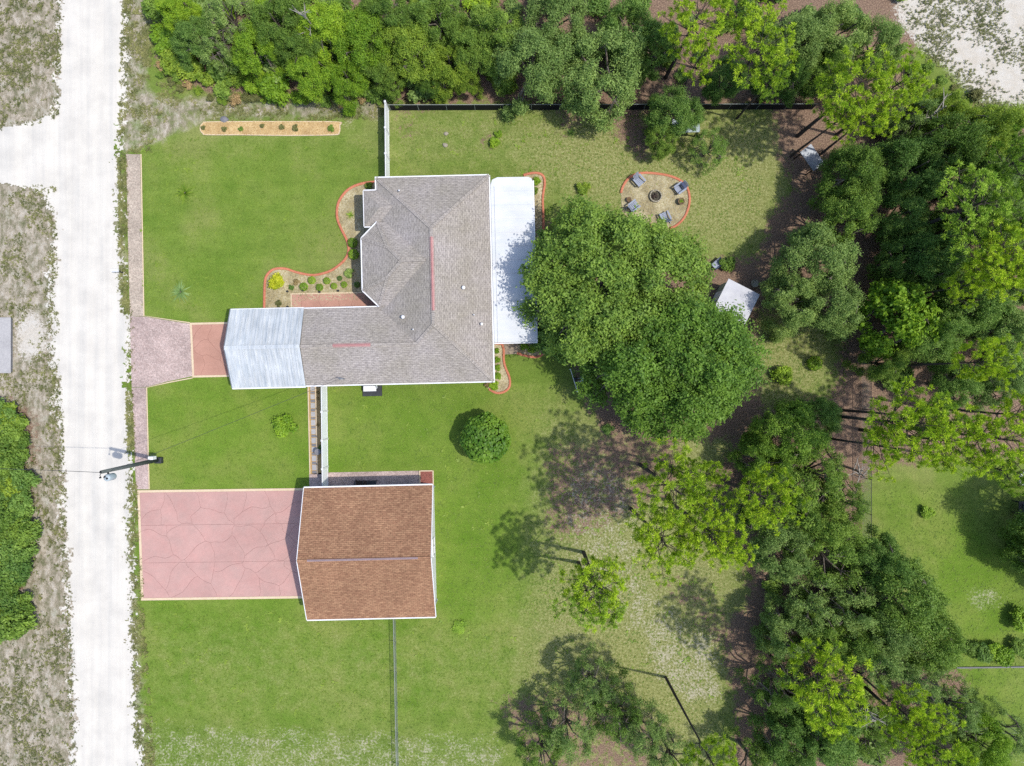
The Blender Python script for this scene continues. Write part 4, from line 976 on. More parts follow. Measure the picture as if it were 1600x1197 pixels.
OAK = [oak_variant(11), oak_variant(12, H=8.0), oak_variant(13, nclump=52), oak_variant(14, H=9.2, nclump=66)]
OAK_S = [oak_variant(21, nclump=84, nleaf=330, leaf=.19, cl=(.10,.17), gap=.35), oak_variant(22, nclump=76, nleaf=330, leaf=.19, cl=(.10,.17), gap=.4)]
OAK_B = [oak_variant(31, nclump=44, nleaf=230, leaf=.4, asp=.7)]
def oak_poly(seed, poly, zc, H, nclump, nleaf, leaf, cl, gap=0.0):
    """crown grown inside an outline; poly in photo pixels seen at height zc"""
    rnd = np.random.default_rng(seed); rr = random.Random(seed); W_ = [P(x, y_, zc) for x, y_ in poly]
    cx = sum(p[0] for p in W_)/len(W_); cy = sum(p[1] for p in W_)/len(W_); W_ = [(x-cx, y_-cy) for x, y_ in W_]
    seg = [(Vector(W_[k]), Vector(W_[(k+1) % len(W_)])) for k in range(len(W_))]
    def edge(p):
        p = Vector(p); best = 1e9
        for a_, b_ in seg:
            d_ = b_-a_; t = max(0, min(1, (p-a_).dot(d_)/d_.dot(d_))); best = min(best, (a_+d_*t-p).length)
        return best
    tr = MB(); V = []; fork = Vector((0,0,H*.26)); tr.tube([(0,0,-.05),(.1,.1,H*.13),fork], [.55,.42,.38], 8); limbs = []; mids = []
    xs = [p[0] for p in W_]; ys = [p[1] for p in W_]
    def pick():
        while True:
            p = (rr.uniform(min(xs), max(xs)), rr.uniform(min(ys), max(ys)))
            if inpoly(W_, np.array([p[0]]), np.array([p[1]]))[0]: return p
    while len(limbs) < 16:
        p = pick()
        if edge(p) > .9 and all((Vector(p)-q.xy).length > 2.0 for q in limbs) or rr.random() < .01:
            e_ = Vector((p[0], p[1], H*rr.uniform(.56,.68))); limbs.append(e_); m_ = fork.lerp(e_, .5)+Vector((rr.uniform(-.6,.6), rr.uniform(-.6,.6), .5))
            tr.tube([fork-Vector((0,0,.1)), m_, e_], [.24,.16,.09], 6)
    lob = []; tries = 0
    while len(lob) < 15 and tries < 900:
        tries += 1; p = pick()
        if edge(p) > .9 and all(math.dist(p, q) > 2.3 for q in lob): lob.append(p)
    lz = [rr.uniform(-.5, .9) for _ in lob]; pts = []; tries = 0
    while len(pts) < nclump and tries < nclump*40:
        tries += 1; p = pick()
        if all(math.dist(p, q) > .62 for q in pts): pts.append(p)
    for p in pts:
        ed = min(edge(p)/2.6, 1); cr = rr.uniform(*cl)
        if gap and ed > .6 and vnoise(np.array([p[0]+50]), np.array([p[1]+50]), 1.7, seed)[0] < gap+.16: continue
        if ed < .45: p = (p[0]*(1+rr.uniform(-.1,.12)), p[1]*(1+rr.uniform(-.1,.12))); cr *= rr.uniform(.6,1)
        k_ = min(range(len(lob)), key=lambda i_: math.dist(p, lob[i_])); z = H*(.66 + .3*ed**.7) + lz[k_] - 2.6*min(1.3, math.dist(p, lob[k_])/1.7)**2 - rr.random()*.12*H; c_ = Vector((p[0], p[1], z)); lb = min(limbs, key=lambda q: (q-c_).length)
        tr.tube([lb, (lb+c_)/2+Vector((rr.uniform(-.3,.3), rr.uniform(-.3,.3), -.1)), c_], [.06,.045,.015], 4, False)
        nn = int(nleaf*cr*cr); d_, p_ = sphere_pts(nn, rnd, .3); p_ = p_*np.array([cr,cr,cr*.72])*(1+rnd.normal(0,.16,(nn,1))); keep = p_[:,2] > -cr*.55
        V.append(leaf_quads(p_[keep]+np.array(c_), d_[keep], leaf, rnd))
        for k in range(7):
            dv = rnd.normal(0,1,3); dv[2] = abs(dv[2])*.5; dv[:2] += np.array(p)/(np.linalg.norm(p)+.1)*.6; dv /= np.linalg.norm(dv); m2 = 18
            V.append(leaf_quads(np.array(c_)+dv*cr*np.linspace(.7,1.5,m2)[:,None]+rnd.normal(0,.1*cr+.03,(m2,3)), np.tile(dv,(m2,1)), leaf*.95, rnd))
    me_t = bpy.data.meshes.new("trunk"); me_t.from_pydata(tr.v, [], tr.f); me_t.materials.append(MAT['bark'])
    return me_t, quads_mesh("crown", np.concatenate(V), MAT['L_oak']), (cx, cy)
PINE = [pine_variant(51, nb=27), pine_variant(52, H=12.5, nb=30), pine_variant(53, H=14, nb=24), pine_variant(54, Rr=2.6, nb=20)]
SHRUB = [shrub_variant(61), shrub_variant(62, lobes=12, flat=.9), shrub_variant(63, lobes=7, leaf=.2), shrub_variant(64, 2000, .14, 8, .55, .6)]
BALL = shrub_variant(71, 1100, .2, ball=True, flat=.85)
TOPI = shrub_variant(72, 4600, .125, ball=True, flat=.92, asp=.7)
SPIKE = spiky_variant(81); PALM = spiky_variant(82, 54, 1.0, .11, 1.0, 5)
rt = random.Random(99)
TINT = dict(L_lime="lime green", L_olive="olive green", L_oak="mid-green", L_dark="dark green", L_grey="pale grey-green", L_big="fresh green", L_brown="brownish", L_weed="drab olive", L_pine="yellow-green", L_pined="deep green")
def tint(label, m_):
    w0 = label.split(" ", 1)
    r_ = w0[1] if w0[0] in ("grey-green", "pale", "dark", "fresh", "bright") else label
    for k in ("green ", "grey-green "): r_ = r_[len(k):] if r_.startswith(k) else r_
    return TINT[m_] + " " + r_
def tree(kind, var, px, py, rpx, zc, mat, label, group=None, base=None, hs=None, name=None):
    """crown seen at (px,py) with apparent radius rpx; zc = height of crown middle"""
    me_t, me_c, Rr, H = var
    x, y_ = P(px, py, zc) if base is None else P(*base)
    r = rpx*S*(1-zc/CAM_H); sxy = r/(Rr*1.0); sz = hs if hs else zc/(H*.74)
    t = thing(name or kind, label, "tree", (x, y_, 0), rt.uniform(0, 6.28), group); t.scale = (sxy, sxy, sz)
    link("trunk", me_t, t); c_ = link("crown", me_c, t); setmat(c_, mat); return t
def shrub(var, px, py, r, mat, label, group=None, name="shrub", z=0.0, hz_=1.0, cat="shrub"):
    me_s, me_f = var; x, y_ = P(px, py, r*.5)
    t = thing(name, label, cat, (x, y_, z), rt.uniform(0, 6.28), group); t.scale = (r, r, r*hz_)
    link("stems", me_s, t); c_ = link("foliage", me_f, t); setmat(c_, mat); return t

# the great oak behind the porch
for poly, zc, H_, nc, gp, m_, lab, sd in (
    ([(836,460),(832,400),(852,372),(868,342),(905,320),(950,310),(985,328),(1022,338),(1046,356),(1085,366),(1108,405),(1106,455),(1110,500),(1060,520),(1010,540),(960,585),(920,570),(884,545),(856,520)], 7.4, 10.0, 200, .1, 'L_oak', "broad live oak beside the fire ring and porch, grey limbs showing", 41),
    ([(915,560),(960,530),(1010,490),(1060,470),(1110,465),(1142,490),(1172,510),(1187,550),(1181,600),(1157,638),(1118,670),(1085,686),(1040,670),(1000,660),(968,637),(938,612)], 7.8, 10.8, 185, .05, 'L_big', "broad bright green live oak overhanging the white-roofed shed", 42)):
    me_t, me_c, (cx, cy) = oak_poly(sd, poly, zc, H_, nc, 600, .215, (.55,1.2), gp)
    t = thing("live_oak", lab, "tree", (cx, cy, 0)); link("trunk", me_t, t); setmat(link("crown", me_c, t), MAT[m_])
tree("laurel_tree", OAK_B[0], 880, 525, 42, 4.0, MAT['L_dark'], "small dark glossy laurel tree beside the porch corner")
shrub(TOPI, 759.5, 684, 2.05, MAT['L_top'], "round clipped tree standing alone on the back lawn", name="clipped_tree", cat="tree")

# oaks: (variant list, index, px, py, r, zc, mat)
def oaks(lst, label, group, kind="oak_tree"):
    for v_, i, px, py, r, zc, m_ in lst:
        lab = tint(label, m_)
        if v_ is OAK_S and "crowned" not in lab: lab = "thin " + lab
        if "thicket" in lab: lab = lab.replace("north of the front lawn", "beside the sand road" if px < 400 else "above the wood chip bed" if px < 600 else "behind the black fence")
        tree(kind, v_[i % len(v_)], px, py, r, zc, MAT[m_], lab, group)
oaks([(OAK,0,834,82,66,6,'L_grey'),(OAK,1,948,100,74,6,'L_grey'),(OAK,2,868,10,58,6,'L_grey'),(OAK,3,775,45,52,5.5,'L_oak')],
     "grey-green oak leaning over the black screened fence", "grey-green oaks behind the black fence")
oaks([(OAK,1,985,35,50,5.5,'L_dark'),(OAK,0,1030,60,40,5,'L_dark'),(OAK,2,1140,112,36,4.5,'L_dark'),(OAK,3,1238,108,36,5,'L_dark')],
     "dark green oak in the shade behind the black screened fence", "dark oaks behind the black fence")
tree("oak_tree", OAK[2], 1060, 166, 44, 4.2, MAT['L_dark'], "dark blue-green tree reaching over the fence beside the small lean-to")
tree("oak_tree", OAK[1], 1036, 212, 27, 3.2, MAT['L_oak'], "small round tree with a dark patch of soil and painted shade in front of the fence")
tree("small_tree", OAK_S[0], 1112, 226, 34, 3.0, MAT['L_dark'], "thin open young tree on the back lawn near the lean-to")
oaks([(OAK,0,1255,55,54,6,'L_grey'),(OAK,1,1320,40,54,6,'L_grey'),(OAK,2,1385,60,46,6,'L_grey'),(OAK,3,1300,105,40,5,'L_oak')],
     "grey-green oak at the edge of the white sand clearing", "oaks beside the sand clearing")
oaks([(OAK,3,1352,268,56,6,'L_oak'),(OAK,2,1340,330,52,6,'L_oak'),(OAK,0,1290,400,64,6,'L_grey'),(OAK,1,1250,470,48,5.5,'L_grey'),(OAK,2,1315,475,52,5.5,'L_grey')],
     "grey-green oak on the lawn edge east of the white-roofed shed", "oaks on the eastern lawn edge")
tree("broadleaf_tree", OAK_B[0], 1425, 490, 66, 6.5, MAT['L_lime'], "bright lime green broadleaf tree among the eastern woods")
oaks([(OAK,1,1445,255,58,6,'L_dark'),(OAK,0,1475,395,54,6,'L_dark'),(OAK,3,1480,520,48,6,'L_dark'),(OAK,2,1545,470,54,6,'L_dark'),(OAK,1,1420,400,40,5,'L_dark'),(OAK,0,1420,330,46,5,'L_dark'),(OAK,2,1510,600,42,5,'L_dark'),(OAK,3,1395,565,34,4.5,'L_oak')],
     "dark green oak deep in the eastern woods", "dark oaks of the eastern woods")
oaks([(OAK,2,1505,215,56,6.5,'L_oak'),(OAK,3,1568,200,54,6.5,'L_olive'),(OAK,0,1560,285,54,6,'L_grey'),(OAK,1,1592,345,46,6,'L_grey'),(OAK,2,1592,520,50,6,'L_grey'),(OAK,3,1480,165,40,5,'L_olive'),(OAK,0,1620,430,52,6,'L_grey'),(OAK,1,1625,250,52,6,'L_oak'),(OAK,2,1580,600,40,5,'L_grey'),(OAK_S,0,1440,170,44,5,'L_grey')],
     "pale grey-green oak in the eastern woods below the sand clearing", "pale oaks of the eastern woods")
oaks([(OAK,0,1250,680,58,6,'L_big'),(OAK,1,1205,722,44,5.5,'L_big')], "fresh green oak south of the pair of small round shrubs", "fresh green oaks by the back lawn")
tree("oak_tree", OAK[2], 1288, 655, 38, 4.5, MAT['L_dark'], "dark green oak beside a long bare leaning trunk")
oaks([(OAK_S,0,1285,745,60,6,'L_oak'),(OAK_S,1,1262,800,72,6,'L_oak'),(OAK_S,0,1330,790,44,5,'L_oak'),(OAK,1,1232,862,56,6,'L_grey'),(OAK_S,1,1310,870,66,6,'L_oak'),(OAK,2,1300,835,50,6,'L_oak'),(OAK_S,0,1190,800,46,6,'L_oak'),(OAK,0,1262,815,44,5.5,'L_oak')],
     "thin-crowned oak west of the rusty chain link fence", "thin oaks by the rusty fence")
oaks([(OAK,3,1392,890,50,6,'L_dark'),(OAK,0,1425,945,74,6.5,'L_oak'),(OAK_S,0,1350,960,60,6,'L_grey'),(OAK,2,1468,1010,54,6,'L_oak'),(OAK_S,1,1292,955,58,6,'L_grey'),(OAK,1,1240,992,46,5,'L_grey'),(OAK_S,0,1380,1035,58,6,'L_grey'),(OAK_S,1,1445,1065,56,6,'L_grey'),(OAK,0,1345,1010,48,5.5,'L_oak'),(OAK,2,1400,990,50,6,'L_grey'),(OAK,3,1300,1000,44,5.5,'L_oak')],
     "grey-green oak beside the neighbour's lawn", "oaks beside the neighbour's lawn")
oaks([(OAK_S,0,1232,1085,54,5.5,'L_oak'),(OAK,3,1312,1150,60,6,'L_dark'),(OAK,1,1242,1175,50,5.5,'L_dark'),(OAK_S,1,1380,1165,46,5.5,'L_oak'),(OAK_S,0,1190,1215,50,5.5,'L_oak')],
     "dark green oak in the woods at the far end of the yard", "dark oaks at the end of the yard")
oaks([(OAK_S,0,1505,1120,48,5,'L_grey'),(OAK,2,1548,1175,46,4.5,'L_lime'),(OAK_S,1,1590,1160,40,4,'L_grey'),(OAK,3,1500,1200,44,5,'L_oak')],
     "pale tree by the neighbour's chain link fence", "trees by the neighbour's fence")
oaks([(OAK_S,0,930,1082,46,5.5,'L_grey'),(OAK_S,1,968,1128,50,5.5,'L_oak'),(OAK_S,0,892,1155,54,5.5,'L_grey'),(OAK_S,1,845,1185,46,5,'L_oak'),(OAK_S,0,1005,1150,48,5,'L_grey'),(OAK_S,1,1055,1200,44,5,'L_grey')],
     "open-crowned scrub oak standing in pine straw on the lawn", "scrub oaks on the lawn")
# thicket along the north of the front lawn
oaks([(OAK,0,640,74,52,4.5,'L_olive'),(OAK,1,702,92,40,4,'L_olive'),(OAK,2,560,55,52,4.5,'L_lime'),(OAK,3,505,35,48,4.5,'L_lime'),(OAK,0,480,110,40,3.5,'L_lime'),(OAK,1,425,25,48,4.5,'L_oak'),(OAK_S,0,352,15,48,4.5,'L_grey'),(OAK,2,298,55,38,3.5,'L_dark'),
      (OAK,3,602,22,46,4.5,'L_oak'),(OAK,1,685,25,46,4.5,'L_oak'),(OAK,0,735,70,40,4.5,'L_oak'),(OAK,2,615,124,22,3,'L_oak'),(OAK,3,725,118,24,3,'L_olive'),(OAK,1,540,115,36,3.5,'L_lime'),(OAK,0,390,70,42,4,'L_lime'),(OAK_S,1,330,60,40,4,'L_grey'),(OAK,2,668,122,22,3,'L_oak'),(OAK,0,268,12,34,3.5,'L_lime'),(OAK,3,460,65,40,4,'L_oak'),(OAK,1,585,95,34,3.6,'L_oak')],
     "small bushy tree in the thicket north of the front lawn", "small trees of the northern thicket", "bushy_tree")
def scatter(poly, n, rmin, seed):
    r = random.Random(seed); xs = [p[0] for p in poly]; ys = [p[1] for p in poly]; out = []; tries = 0
    while len(out) < n and tries < n*60:
        tries += 1; p = (r.uniform(min(xs), max(xs)), r.uniform(min(ys), max(ys)))
        if inpoly(poly, np.array([p[0]]), np.array([p[1]]))[0] and all(math.dist(p, q) > rmin for q in out): out.append(p)
    return out
def shrubs(poly, n, rmin, rr, mats, label, group, seed, hz_=1.0):
    r = random.Random(seed)
    for px, py in scatter(poly, n, rmin, seed):
        m_ = r.choice(mats); lab = TINT[m_] + " " + label
        if "thicket north" in lab: lab = lab.replace("north of the front lawn", "beside the sand road" if px < 400 else "above the wood chip bed" if px < 600 else "behind the black fence")
        shrub(SHRUB[r.randrange(4)], px, py, r.uniform(*rr), MAT[m_], lab, group, hz_=hz_*r.uniform(.8,1.2))
shrubs([(238,-20),(800,-20),(800,132),(600,138),(540,146),(470,140),(400,140),(330,148),(285,125),(250,95)], 95, 20, (.7,1.7), ['L_oak','L_lime','L_dark','L_olive','L_olive','L_grey'],
       "low shrub in the thicket north of the front lawn", "shrubs of the northern thicket", 5)
shrubs([(245,90),(290,125),(330,148),(540,146),(595,150),(595,162),(420,160),(340,158),(280,140),(240,110)], 34, 12, (.3,.75), ['L_olive','L_brown','L_oak','L_weed'],
       "knee-high scrub plant at the ragged edge of the northern thicket", "scrub at the thicket edge", 6)
shrubs([(800,-20),(1420,-20),(1420,120),(1260,145),(800,135)], 34, 34, (.8,1.6), ['L_dark','L_oak','L_dark','L_grey'], "low shrub under the trees behind the black fence", "understorey behind the black fence", 7)
shrubs([(1330,170),(1640,190),(1640,600),(1400,600),(1390,460),(1400,300)], 60, 30, (.8,1.7), ['L_dark','L_oak','L_dark','L_grey'], "low shrub in the undergrowth of the eastern woods", "undergrowth of the eastern woods", 8)
shrubs([(1180,900),(1300,900),(1480,1000),(1460,1190),(1180,1190),(1210,1040)], 34, 32, (.7,1.5), ['L_dark','L_oak','L_grey'], "low shrub under the trees at the far end of the yard", "undergrowth at the end of the yard", 9)
shrubs([(-20,635),(34,640),(46,700),(44,800),(48,900),(40,980),(-20,1010)], 60, 11, (.9,1.6), ['L_dark','L_oak','L_dark','L_oak','L_olive'], "tall shrub in the hedge across the sand road", "hedge across the sand road", 10, 1.3)
shrubs([(1400,40),(1460,110),(1560,170),(1640,180),(1640,210),(1440,150)], 18, 20, (.3,.9), ['L_olive','L_weed','L_oak'], "scrubby bush at the lower edge of the sand clearing", "bushes at the sand clearing", 11)
# pines
def pines(lst, label, group):
    for i, px, py, r, zc, m_, *bs in lst:
        tree("pine_tree", PINE[i % 4], px, py, r, zc, MAT[m_], label, group, bs[0] if bs else None, hs=zc/(PINE[i%4][3]*.86))
pines([(0,0,0,58,10,'L_pine',(912,863)),(3,0,0,50,9.5,'L_pined',(904,879))], "yellow-green pine with twin bare trunks on the open lawn", "twin pines on the open lawn")
pines([(1,0,0,58,11.5,'L_pine',(986,795)),(2,0,0,64,13,'L_pine',(1000,726)),(0,0,0,54,12,'L_pine',(1042,781)),(1,0,0,54,12,'L_pine',(1112,745)),(3,0,0,44,11,'L_pine',(1066,800)),(0,0,0,46,11.5,'L_pine',(1034,722))],
      "yellow-green pine south of the broad oaks, trunk rising from pine straw", "pines south of the broad oaks")
pines([(2,0,0,46,13.5,'L_pine',(1040,1058))], "tall pine with a long bare trunk beside the scrub oaks", None)
pines([(0,1290,1065,66,12,'L_pine'),(1,1412,1110,44,11,'L_pine'),(2,1462,1168,56,12,'L_pine'),(3,1285,1110,40,11,'L_pine')], "bright yellow pine towering over the dark oaks at the yard's end", "pines at the yard's end")
pines([(1,0,0,62,13,'L_pine',(1286,648)),(0,1480,690,58,12,'L_pine'),(2,1380,700,44,11,'L_pine'),(3,1448,652,40,12,'L_pined')], "wide yellow-green pine above the rusty chain link fence", "pines above the rusty fence")
pines([(2,1562,685,62,13,'L_pine'),(3,1600,645,46,12,'L_pine'),(0,1535,565,44,12,'L_pine'),(1,1590,735,36,12,'L_pined')], "yellow-green pine shading the neighbour's lawn", "pines by the neighbour's lawn")
pines([(0,1330,140,62,9.5,'L_pine'),(1,1402,138,48,9.5,'L_pine'),(3,1312,182,34,9,'L_pine'),(2,1356,186,40,9,'L_pine')], "bright yellow pine beside the small grey shelter", "bright pines near the grey shelter")
pines([(1,1182,72,62,9,'L_pine'),(0,1085,32,56,9.5,'L_pine'),(3,1095,92,32,8,'L_pine'),(2,1205,122,32,8,'L_pined'),(3,1140,20,34,9,'L_pined')], "bright yellow pine rising behind the black screened fence", "pines behind the black fence")
pines([(2,1515,325,70,10,'L_pined'),(0,1572,400,60,10,'L_pine'),(1,1592,255,46,10,'L_pined'),(3,1500,445,32,9,'L_pine'),(2,1560,330,48,10,'L_pined'),(1,1555,430,48,10,'L_pine')], "tall pine deep in the eastern woods", "pines of the eastern woods")

for px, py, r, zc in ((1600,800,3.6,8),(1625,858,3.4,8),(1585,850,2.6,6.5)):
    v_ = OAK[px % 4]; t = thing("oak_tree", "oak shading the neighbour's lawn beside the grill table", "tree", P3(px, py), rt.uniform(0,6), "oaks shading the neighbour's lawn"); t.scale = (r/5, r/5, zc/7); link("trunk", v_[0], t); setmat(link("crown", v_[1], t), MAT['L_oak'])
# bare grey branches and snags
def snag(px, py, h, label, seed):
    r = random.Random(seed); m_ = MB(); tip = Vector((r.uniform(-.5,.5), r.uniform(-.5,.5), h)); m_.tube([(0,0,0), tip*.5+Vector((.2,.1,0)), tip], [.12,.09,.04], 6)
    for k in range(9):
        q = r.uniform(.4,1); b_ = tip*q; t = r.uniform(0,6.28); ln = r.uniform(.6,1.5); e_ = b_+Vector((math.cos(t)*ln, math.sin(t)*ln, r.uniform(.2,.8)))
        m_.tube([b_, (b_+e_)/2+Vector((0,0,.1)), e_], [.05,.035,.015], 4)
        for j in range(2): m_.tube([(b_+e_)/2, (b_+e_)/2+Vector((r.uniform(-.5,.5), r.uniform(-.5,.5), .3))], [.025,.01], 3)
    x, y_ = P(px, py, h*.7); tag(m_.build("dead_tree", MAT['bark_w'], None, loc=(x,y_,0)), label, "tree")
snag(490, 45, 6.0, "bare bleached dead tree in the northern thicket", 1)
snag(1445, 190, 6.5, "bare grey dead tree below the sand clearing", 2)
snag(1355, 1110, 6.0, "leafless grey tree amid the dark oaks at the yard's end", 3)
snag(1345, 735, 4.0, "crooked dead tree beside the rusty chain link fence", 4)

# front bed plants
g_ = "clipped round shrubs in the front bed"
for zx, zy, r in ((300,592,.36),(350,552,.33),(398,595,.31),(443,555,.30),(487,587,.27),(550,578,.27),(605,318,.42),(610,390,.44)):
    shrub(BALL, 400+zx/3.99, 300+zy/3.99, r, MAT['L_hedge'], "small clipped round shrub in the front gravel bed", g_)
shrub(SHRUB[1], 433, 442, .85, MAT['L_yel'], "large round yellow-green bush at the corner of the front gravel bed")
shrub(SHRUB[3], 454, 449, .32, MAT['L_dark'], "dark small shrub beside the large yellow-green bush"); shrub(SHRUB[0], 463, 441, .34, MAT['L_brown'], "brownish thin shrub beside the clipped round shrubs")
shrub(BALL, 531, 435, .22, MAT['L_dark'], "smallest dark clipped shrub in the front gravel bed"); shrub(BALL, 558, 445, .26, MAT['L_dark'], "dark clipped shrub in the shadow of the entry roof")
shrub(SHRUB[2], 547, 427, .5, MAT['L_grey'], "loose grey-green plant by the entry roof"); shrub(SPIKE, 547, 335, .6, MAT['L_hedge'], "feathery green plant in the bed beside the projecting hip roof", name="feathery_plant", cat="plant")
shrub(SHRUB[3], 436, 475, .4, MAT['L_weed'], "sparse low plant in the gravel by the carport"); shrub(SHRUB[1], 576, 291, .4, MAT['L_olive'], "low shrub at the top end of the front gravel bed")
for px, py in ((475,454.5),(501,457),(530,455),(451,456),(451.5,480)):
    m_ = MB().tube([(0,0,0),(0,0,.32)], .02, 5); m_.lathe([(.1,.3),(.09,.34),(.02,.42),(.001,.43)], 8); x, y_ = P(px, py)
    tag(m_.build("path_light", MAT['dark'], None, loc=(x,y_,.02)), "small dark garden light at the edge of the entry path", "garden light", "path lights by the entry")
# east beds
for px, py, r, m_ in ((839,284,.45,'L_lime'),(836,298,.4,'L_olive')): shrub(SHRUB[1], px, py, r, MAT[m_], "leafy plant in the narrow bed at the top of the porch", "plants at the porch top")
for px, py, r in ((820,543,.42),(830,545,.45),(838,541,.36)): shrub(SHRUB[2], px, py, r, MAT['L_hedge'], "bright green plant in the bed below the porch roof", "plants below the porch roof")
for px, py, r in ((776,548,.3),(777,562,.32),(778,575,.34),(777,588,.4),(772,602,.5)): shrub(SHRUB[0], px, py, r, MAT['L_lime'], "green plant in the hooked bed at the house corner", "plants in the hooked bed")
shrub(SHRUB[3], 761, 602, .35, MAT['L_brown'], "dark reddish plant at the end of the hooked bed")
# lawn plants
shrub(PALM, 285, 299, 1.15, MAT['L_olive'], "young palm on the upper part of the front lawn", name="palm_plant", cat="palm")
shrub(PALM, 278, 455, 1.15, MAT['L_blue'], "blue-green young palm on the front lawn near the apron", name="palm_plant", cat="palm")
for dx, dy, r in ((-10,-4,.5),(6,-10,.5),(10,10,.55),(-8,8,.5),(22,12,.35)): pass
shrub(SHRUB[3], 447, 663, 1.35, MAT['L_lime'], "yellow-green spreading bush on the lawn west of the stepping stones", hz_=.9)
shrub(SHRUB[1], 773, 222, .55, MAT['L_lime'], "slender bright green bush with a dark patch of soil and painted shade on the back lawn"); shrub(SHRUB[2], 778, 208, .4, MAT['L_lime'], "small leafy sprig above the slender bright bush")
shrub(SPIKE, 893, 207, .75, MAT['L_dark'], "dark spiky palm-like plant on the back lawn", name="palm_plant", cat="palm", hz_=1.6)
shrub(SHRUB[0], 912, 293, .7, MAT['L_olive'], "pale olive bush between the porch and the fire ring")
shrub(SHRUB[1], 1224, 586, 1.05, MAT['L_hedge'], "larger of two round bushes on the dry eastern lawn"); shrub(BALL, 1272, 568, .62, MAT['L_lime'], "smaller of two round bushes on the dry eastern lawn")
shrub(SHRUB[3], 951, 669, .65, MAT['L_dark'], "low dark green plant in the shade below the broad oak"); shrub(SHRUB[2], 1136, 410, .8, MAT['L_oak'], "leafy shrub beside the blue-grey cart")
shrub(SHRUB[3], 717, 979, .8, MAT['L_hedge'], "low green clump of grass on the lawn behind the garage", hz_=.35)
shrub(SHRUB[0], 1450, 800, .7, MAT['L_hedge'], "small green bush on the neighbour's lawn")
g_ = "bushes along the neighbour's hedge strip"
for px, py, r, m_ in ((1520,1012,.8,'L_oak'),(1535,1020,1.0,'L_dark'),(1552,1014,.9,'L_lime'),(1568,1024,1.1,'L_lime'),(1588,1010,.9,'L_oak'),(1612,1018,1.0,'L_oak')): shrub(SHRUB[1], px, py, r, MAT[m_], "bush in the neighbour's stone-edged hedge strip", g_)
shrub(SHRUB[1], 1594, 968, 1.3, MAT['L_hedge'], "big bright green bush on the neighbour's lawn"); shrub(SHRUB[0], 1596, 850, 1.3, MAT['L_dark'], "dark bush beside the neighbour's covered grill")
for px in (318, 351, 376, 410, 441, 463, 518): shrub(SHRUB[rt.randrange(4)], px, 200+rt.uniform(-3,3), rt.uniform(.22,.42), MAT[rt.choice(['L_weed','L_olive','L_oak'])], "small scrubby plant in the long wood chip bed", "plants in the wood chip bed", z=.08)

# weeds and grass tufts: real blades, too many to count
def tufts(name, polys, n, size, mat, label, seed, up=0.9, fn=None):
    r = np.random.default_rng(seed); pts = []
    for poly, m in polys:
        pp = np.array(poly, float); q = r.uniform(pp.min(0), pp.max(0), (int(m*2.2)+50, 2)); q = q[inpoly(poly, q[:,0], q[:,1])][:m]; pts.append(q)
    q = np.concatenate(pts)
    if fn is not None: q = q[fn(q[:,0], q[:,1])]
    kb = 5; m = len(q); X = np.repeat((q[:,0]-800)*S, kb); Y = np.repeat((598.5-q[:,1])*S, kb); t = r.uniform(0,6.28,m*kb)
    s_ = np.repeat(size*r.uniform(.4,1.4,m)**1.3, kb)*r.uniform(.6,1.1,m*kb); lx, ly = np.cos(t), np.sin(t); wd = s_*.2
    b0_ = np.stack([X, Y, np.full(m*kb, .006)], 1); mid = b0_ + np.stack([lx*s_*.5, ly*s_*.5, s_*.5*up], 1); tip = b0_ + np.stack([lx*s_, ly*s_, s_*.45*up], 1); sd = np.stack([-ly*wd, lx*wd, np.zeros(m*kb)], 1)
    V = np.stack([b0_, mid+sd, tip, mid-sd], 1).reshape(-1, 3)
    return tag(link(name, quads_mesh(name, V, mat)), label, "weeds", kind="stuff")
clumpy = lambda px, py: vnoise(px*S, py*S, 1.6, 8)*.55 + vnoise(px*S, py*S, .5, 9)*.45 > .42 + .16*np.random.default_rng(3).random(len(px))
tufts("weeds", [([(-20,-20),(96,-20),(94,180),(60,195),(-20,205)], 4200), ([(-20,285),(88,292),(92,480),(98,620),(118,1215),(-20,1215)], 12000)], 0, .15, MAT['L_weed'], "olive weeds on the verge across the sand road", 1, fn=clumpy)
tufts("weeds", [([(192,-20),(245,-20),(235,120),(240,238),(184,240)], 3600), ([(184,240),(198,240),(203,490),(188,490)], 1500), ([(197,600),(207,600),(215,765),(201,765)], 800), ([(202,765),(216,765),(226,960),(245,1215),(212,1215)], 2400), ([(240,130),(600,150),(600,188),(330,188),(240,215)], 3600)], 0, .14, MAT['L_weed'], "olive weeds along the near edge of the sand road", 2, fn=clumpy)
edge = lambda px, py: np.abs(road_d(px, py)) < .45*np.random.default_rng(4).random(len(px))**1.5 + .05
tufts("weeds", [([(40,-20),(240,-20),(240,1215),(40,1215)], 24000)], 0, .125, MAT['L_weed'], "small dark weed tufts creeping onto both edges of the sand road", 5, fn=edge)
tufts("weeds", [([(1395,-20),(1640,-20),(1640,180),(1520,170),(1440,90)], 4600)], 0, .17, MAT['L_weed'], "weed tufts dotted over the white sand clearing", 3, fn=lambda px, py: vnoise(px*S, py*S, 2.2, 8) > .25 + .6*np.random.default_rng(6).random(len(px)))
tufts("weeds", [([(222,215),(590,215),(590,280),(520,300),(540,390),(420,415),(410,490),(222,490)], 60), ([(218,942),(800,972),(800,1130),(230,1130)], 150), ([(516,604),(840,604),(840,960),(690,960),(680,730),(516,730)], 60), ([(612,180),(1180,180),(1180,300),(860,270),(612,270)], 90), ([(840,760),(1130,760),(1140,1100),(800,1000)], 160)], 0, .26, MAT['L_grass'], "scattered coarse weed rosettes in the lawns", 12, .35)
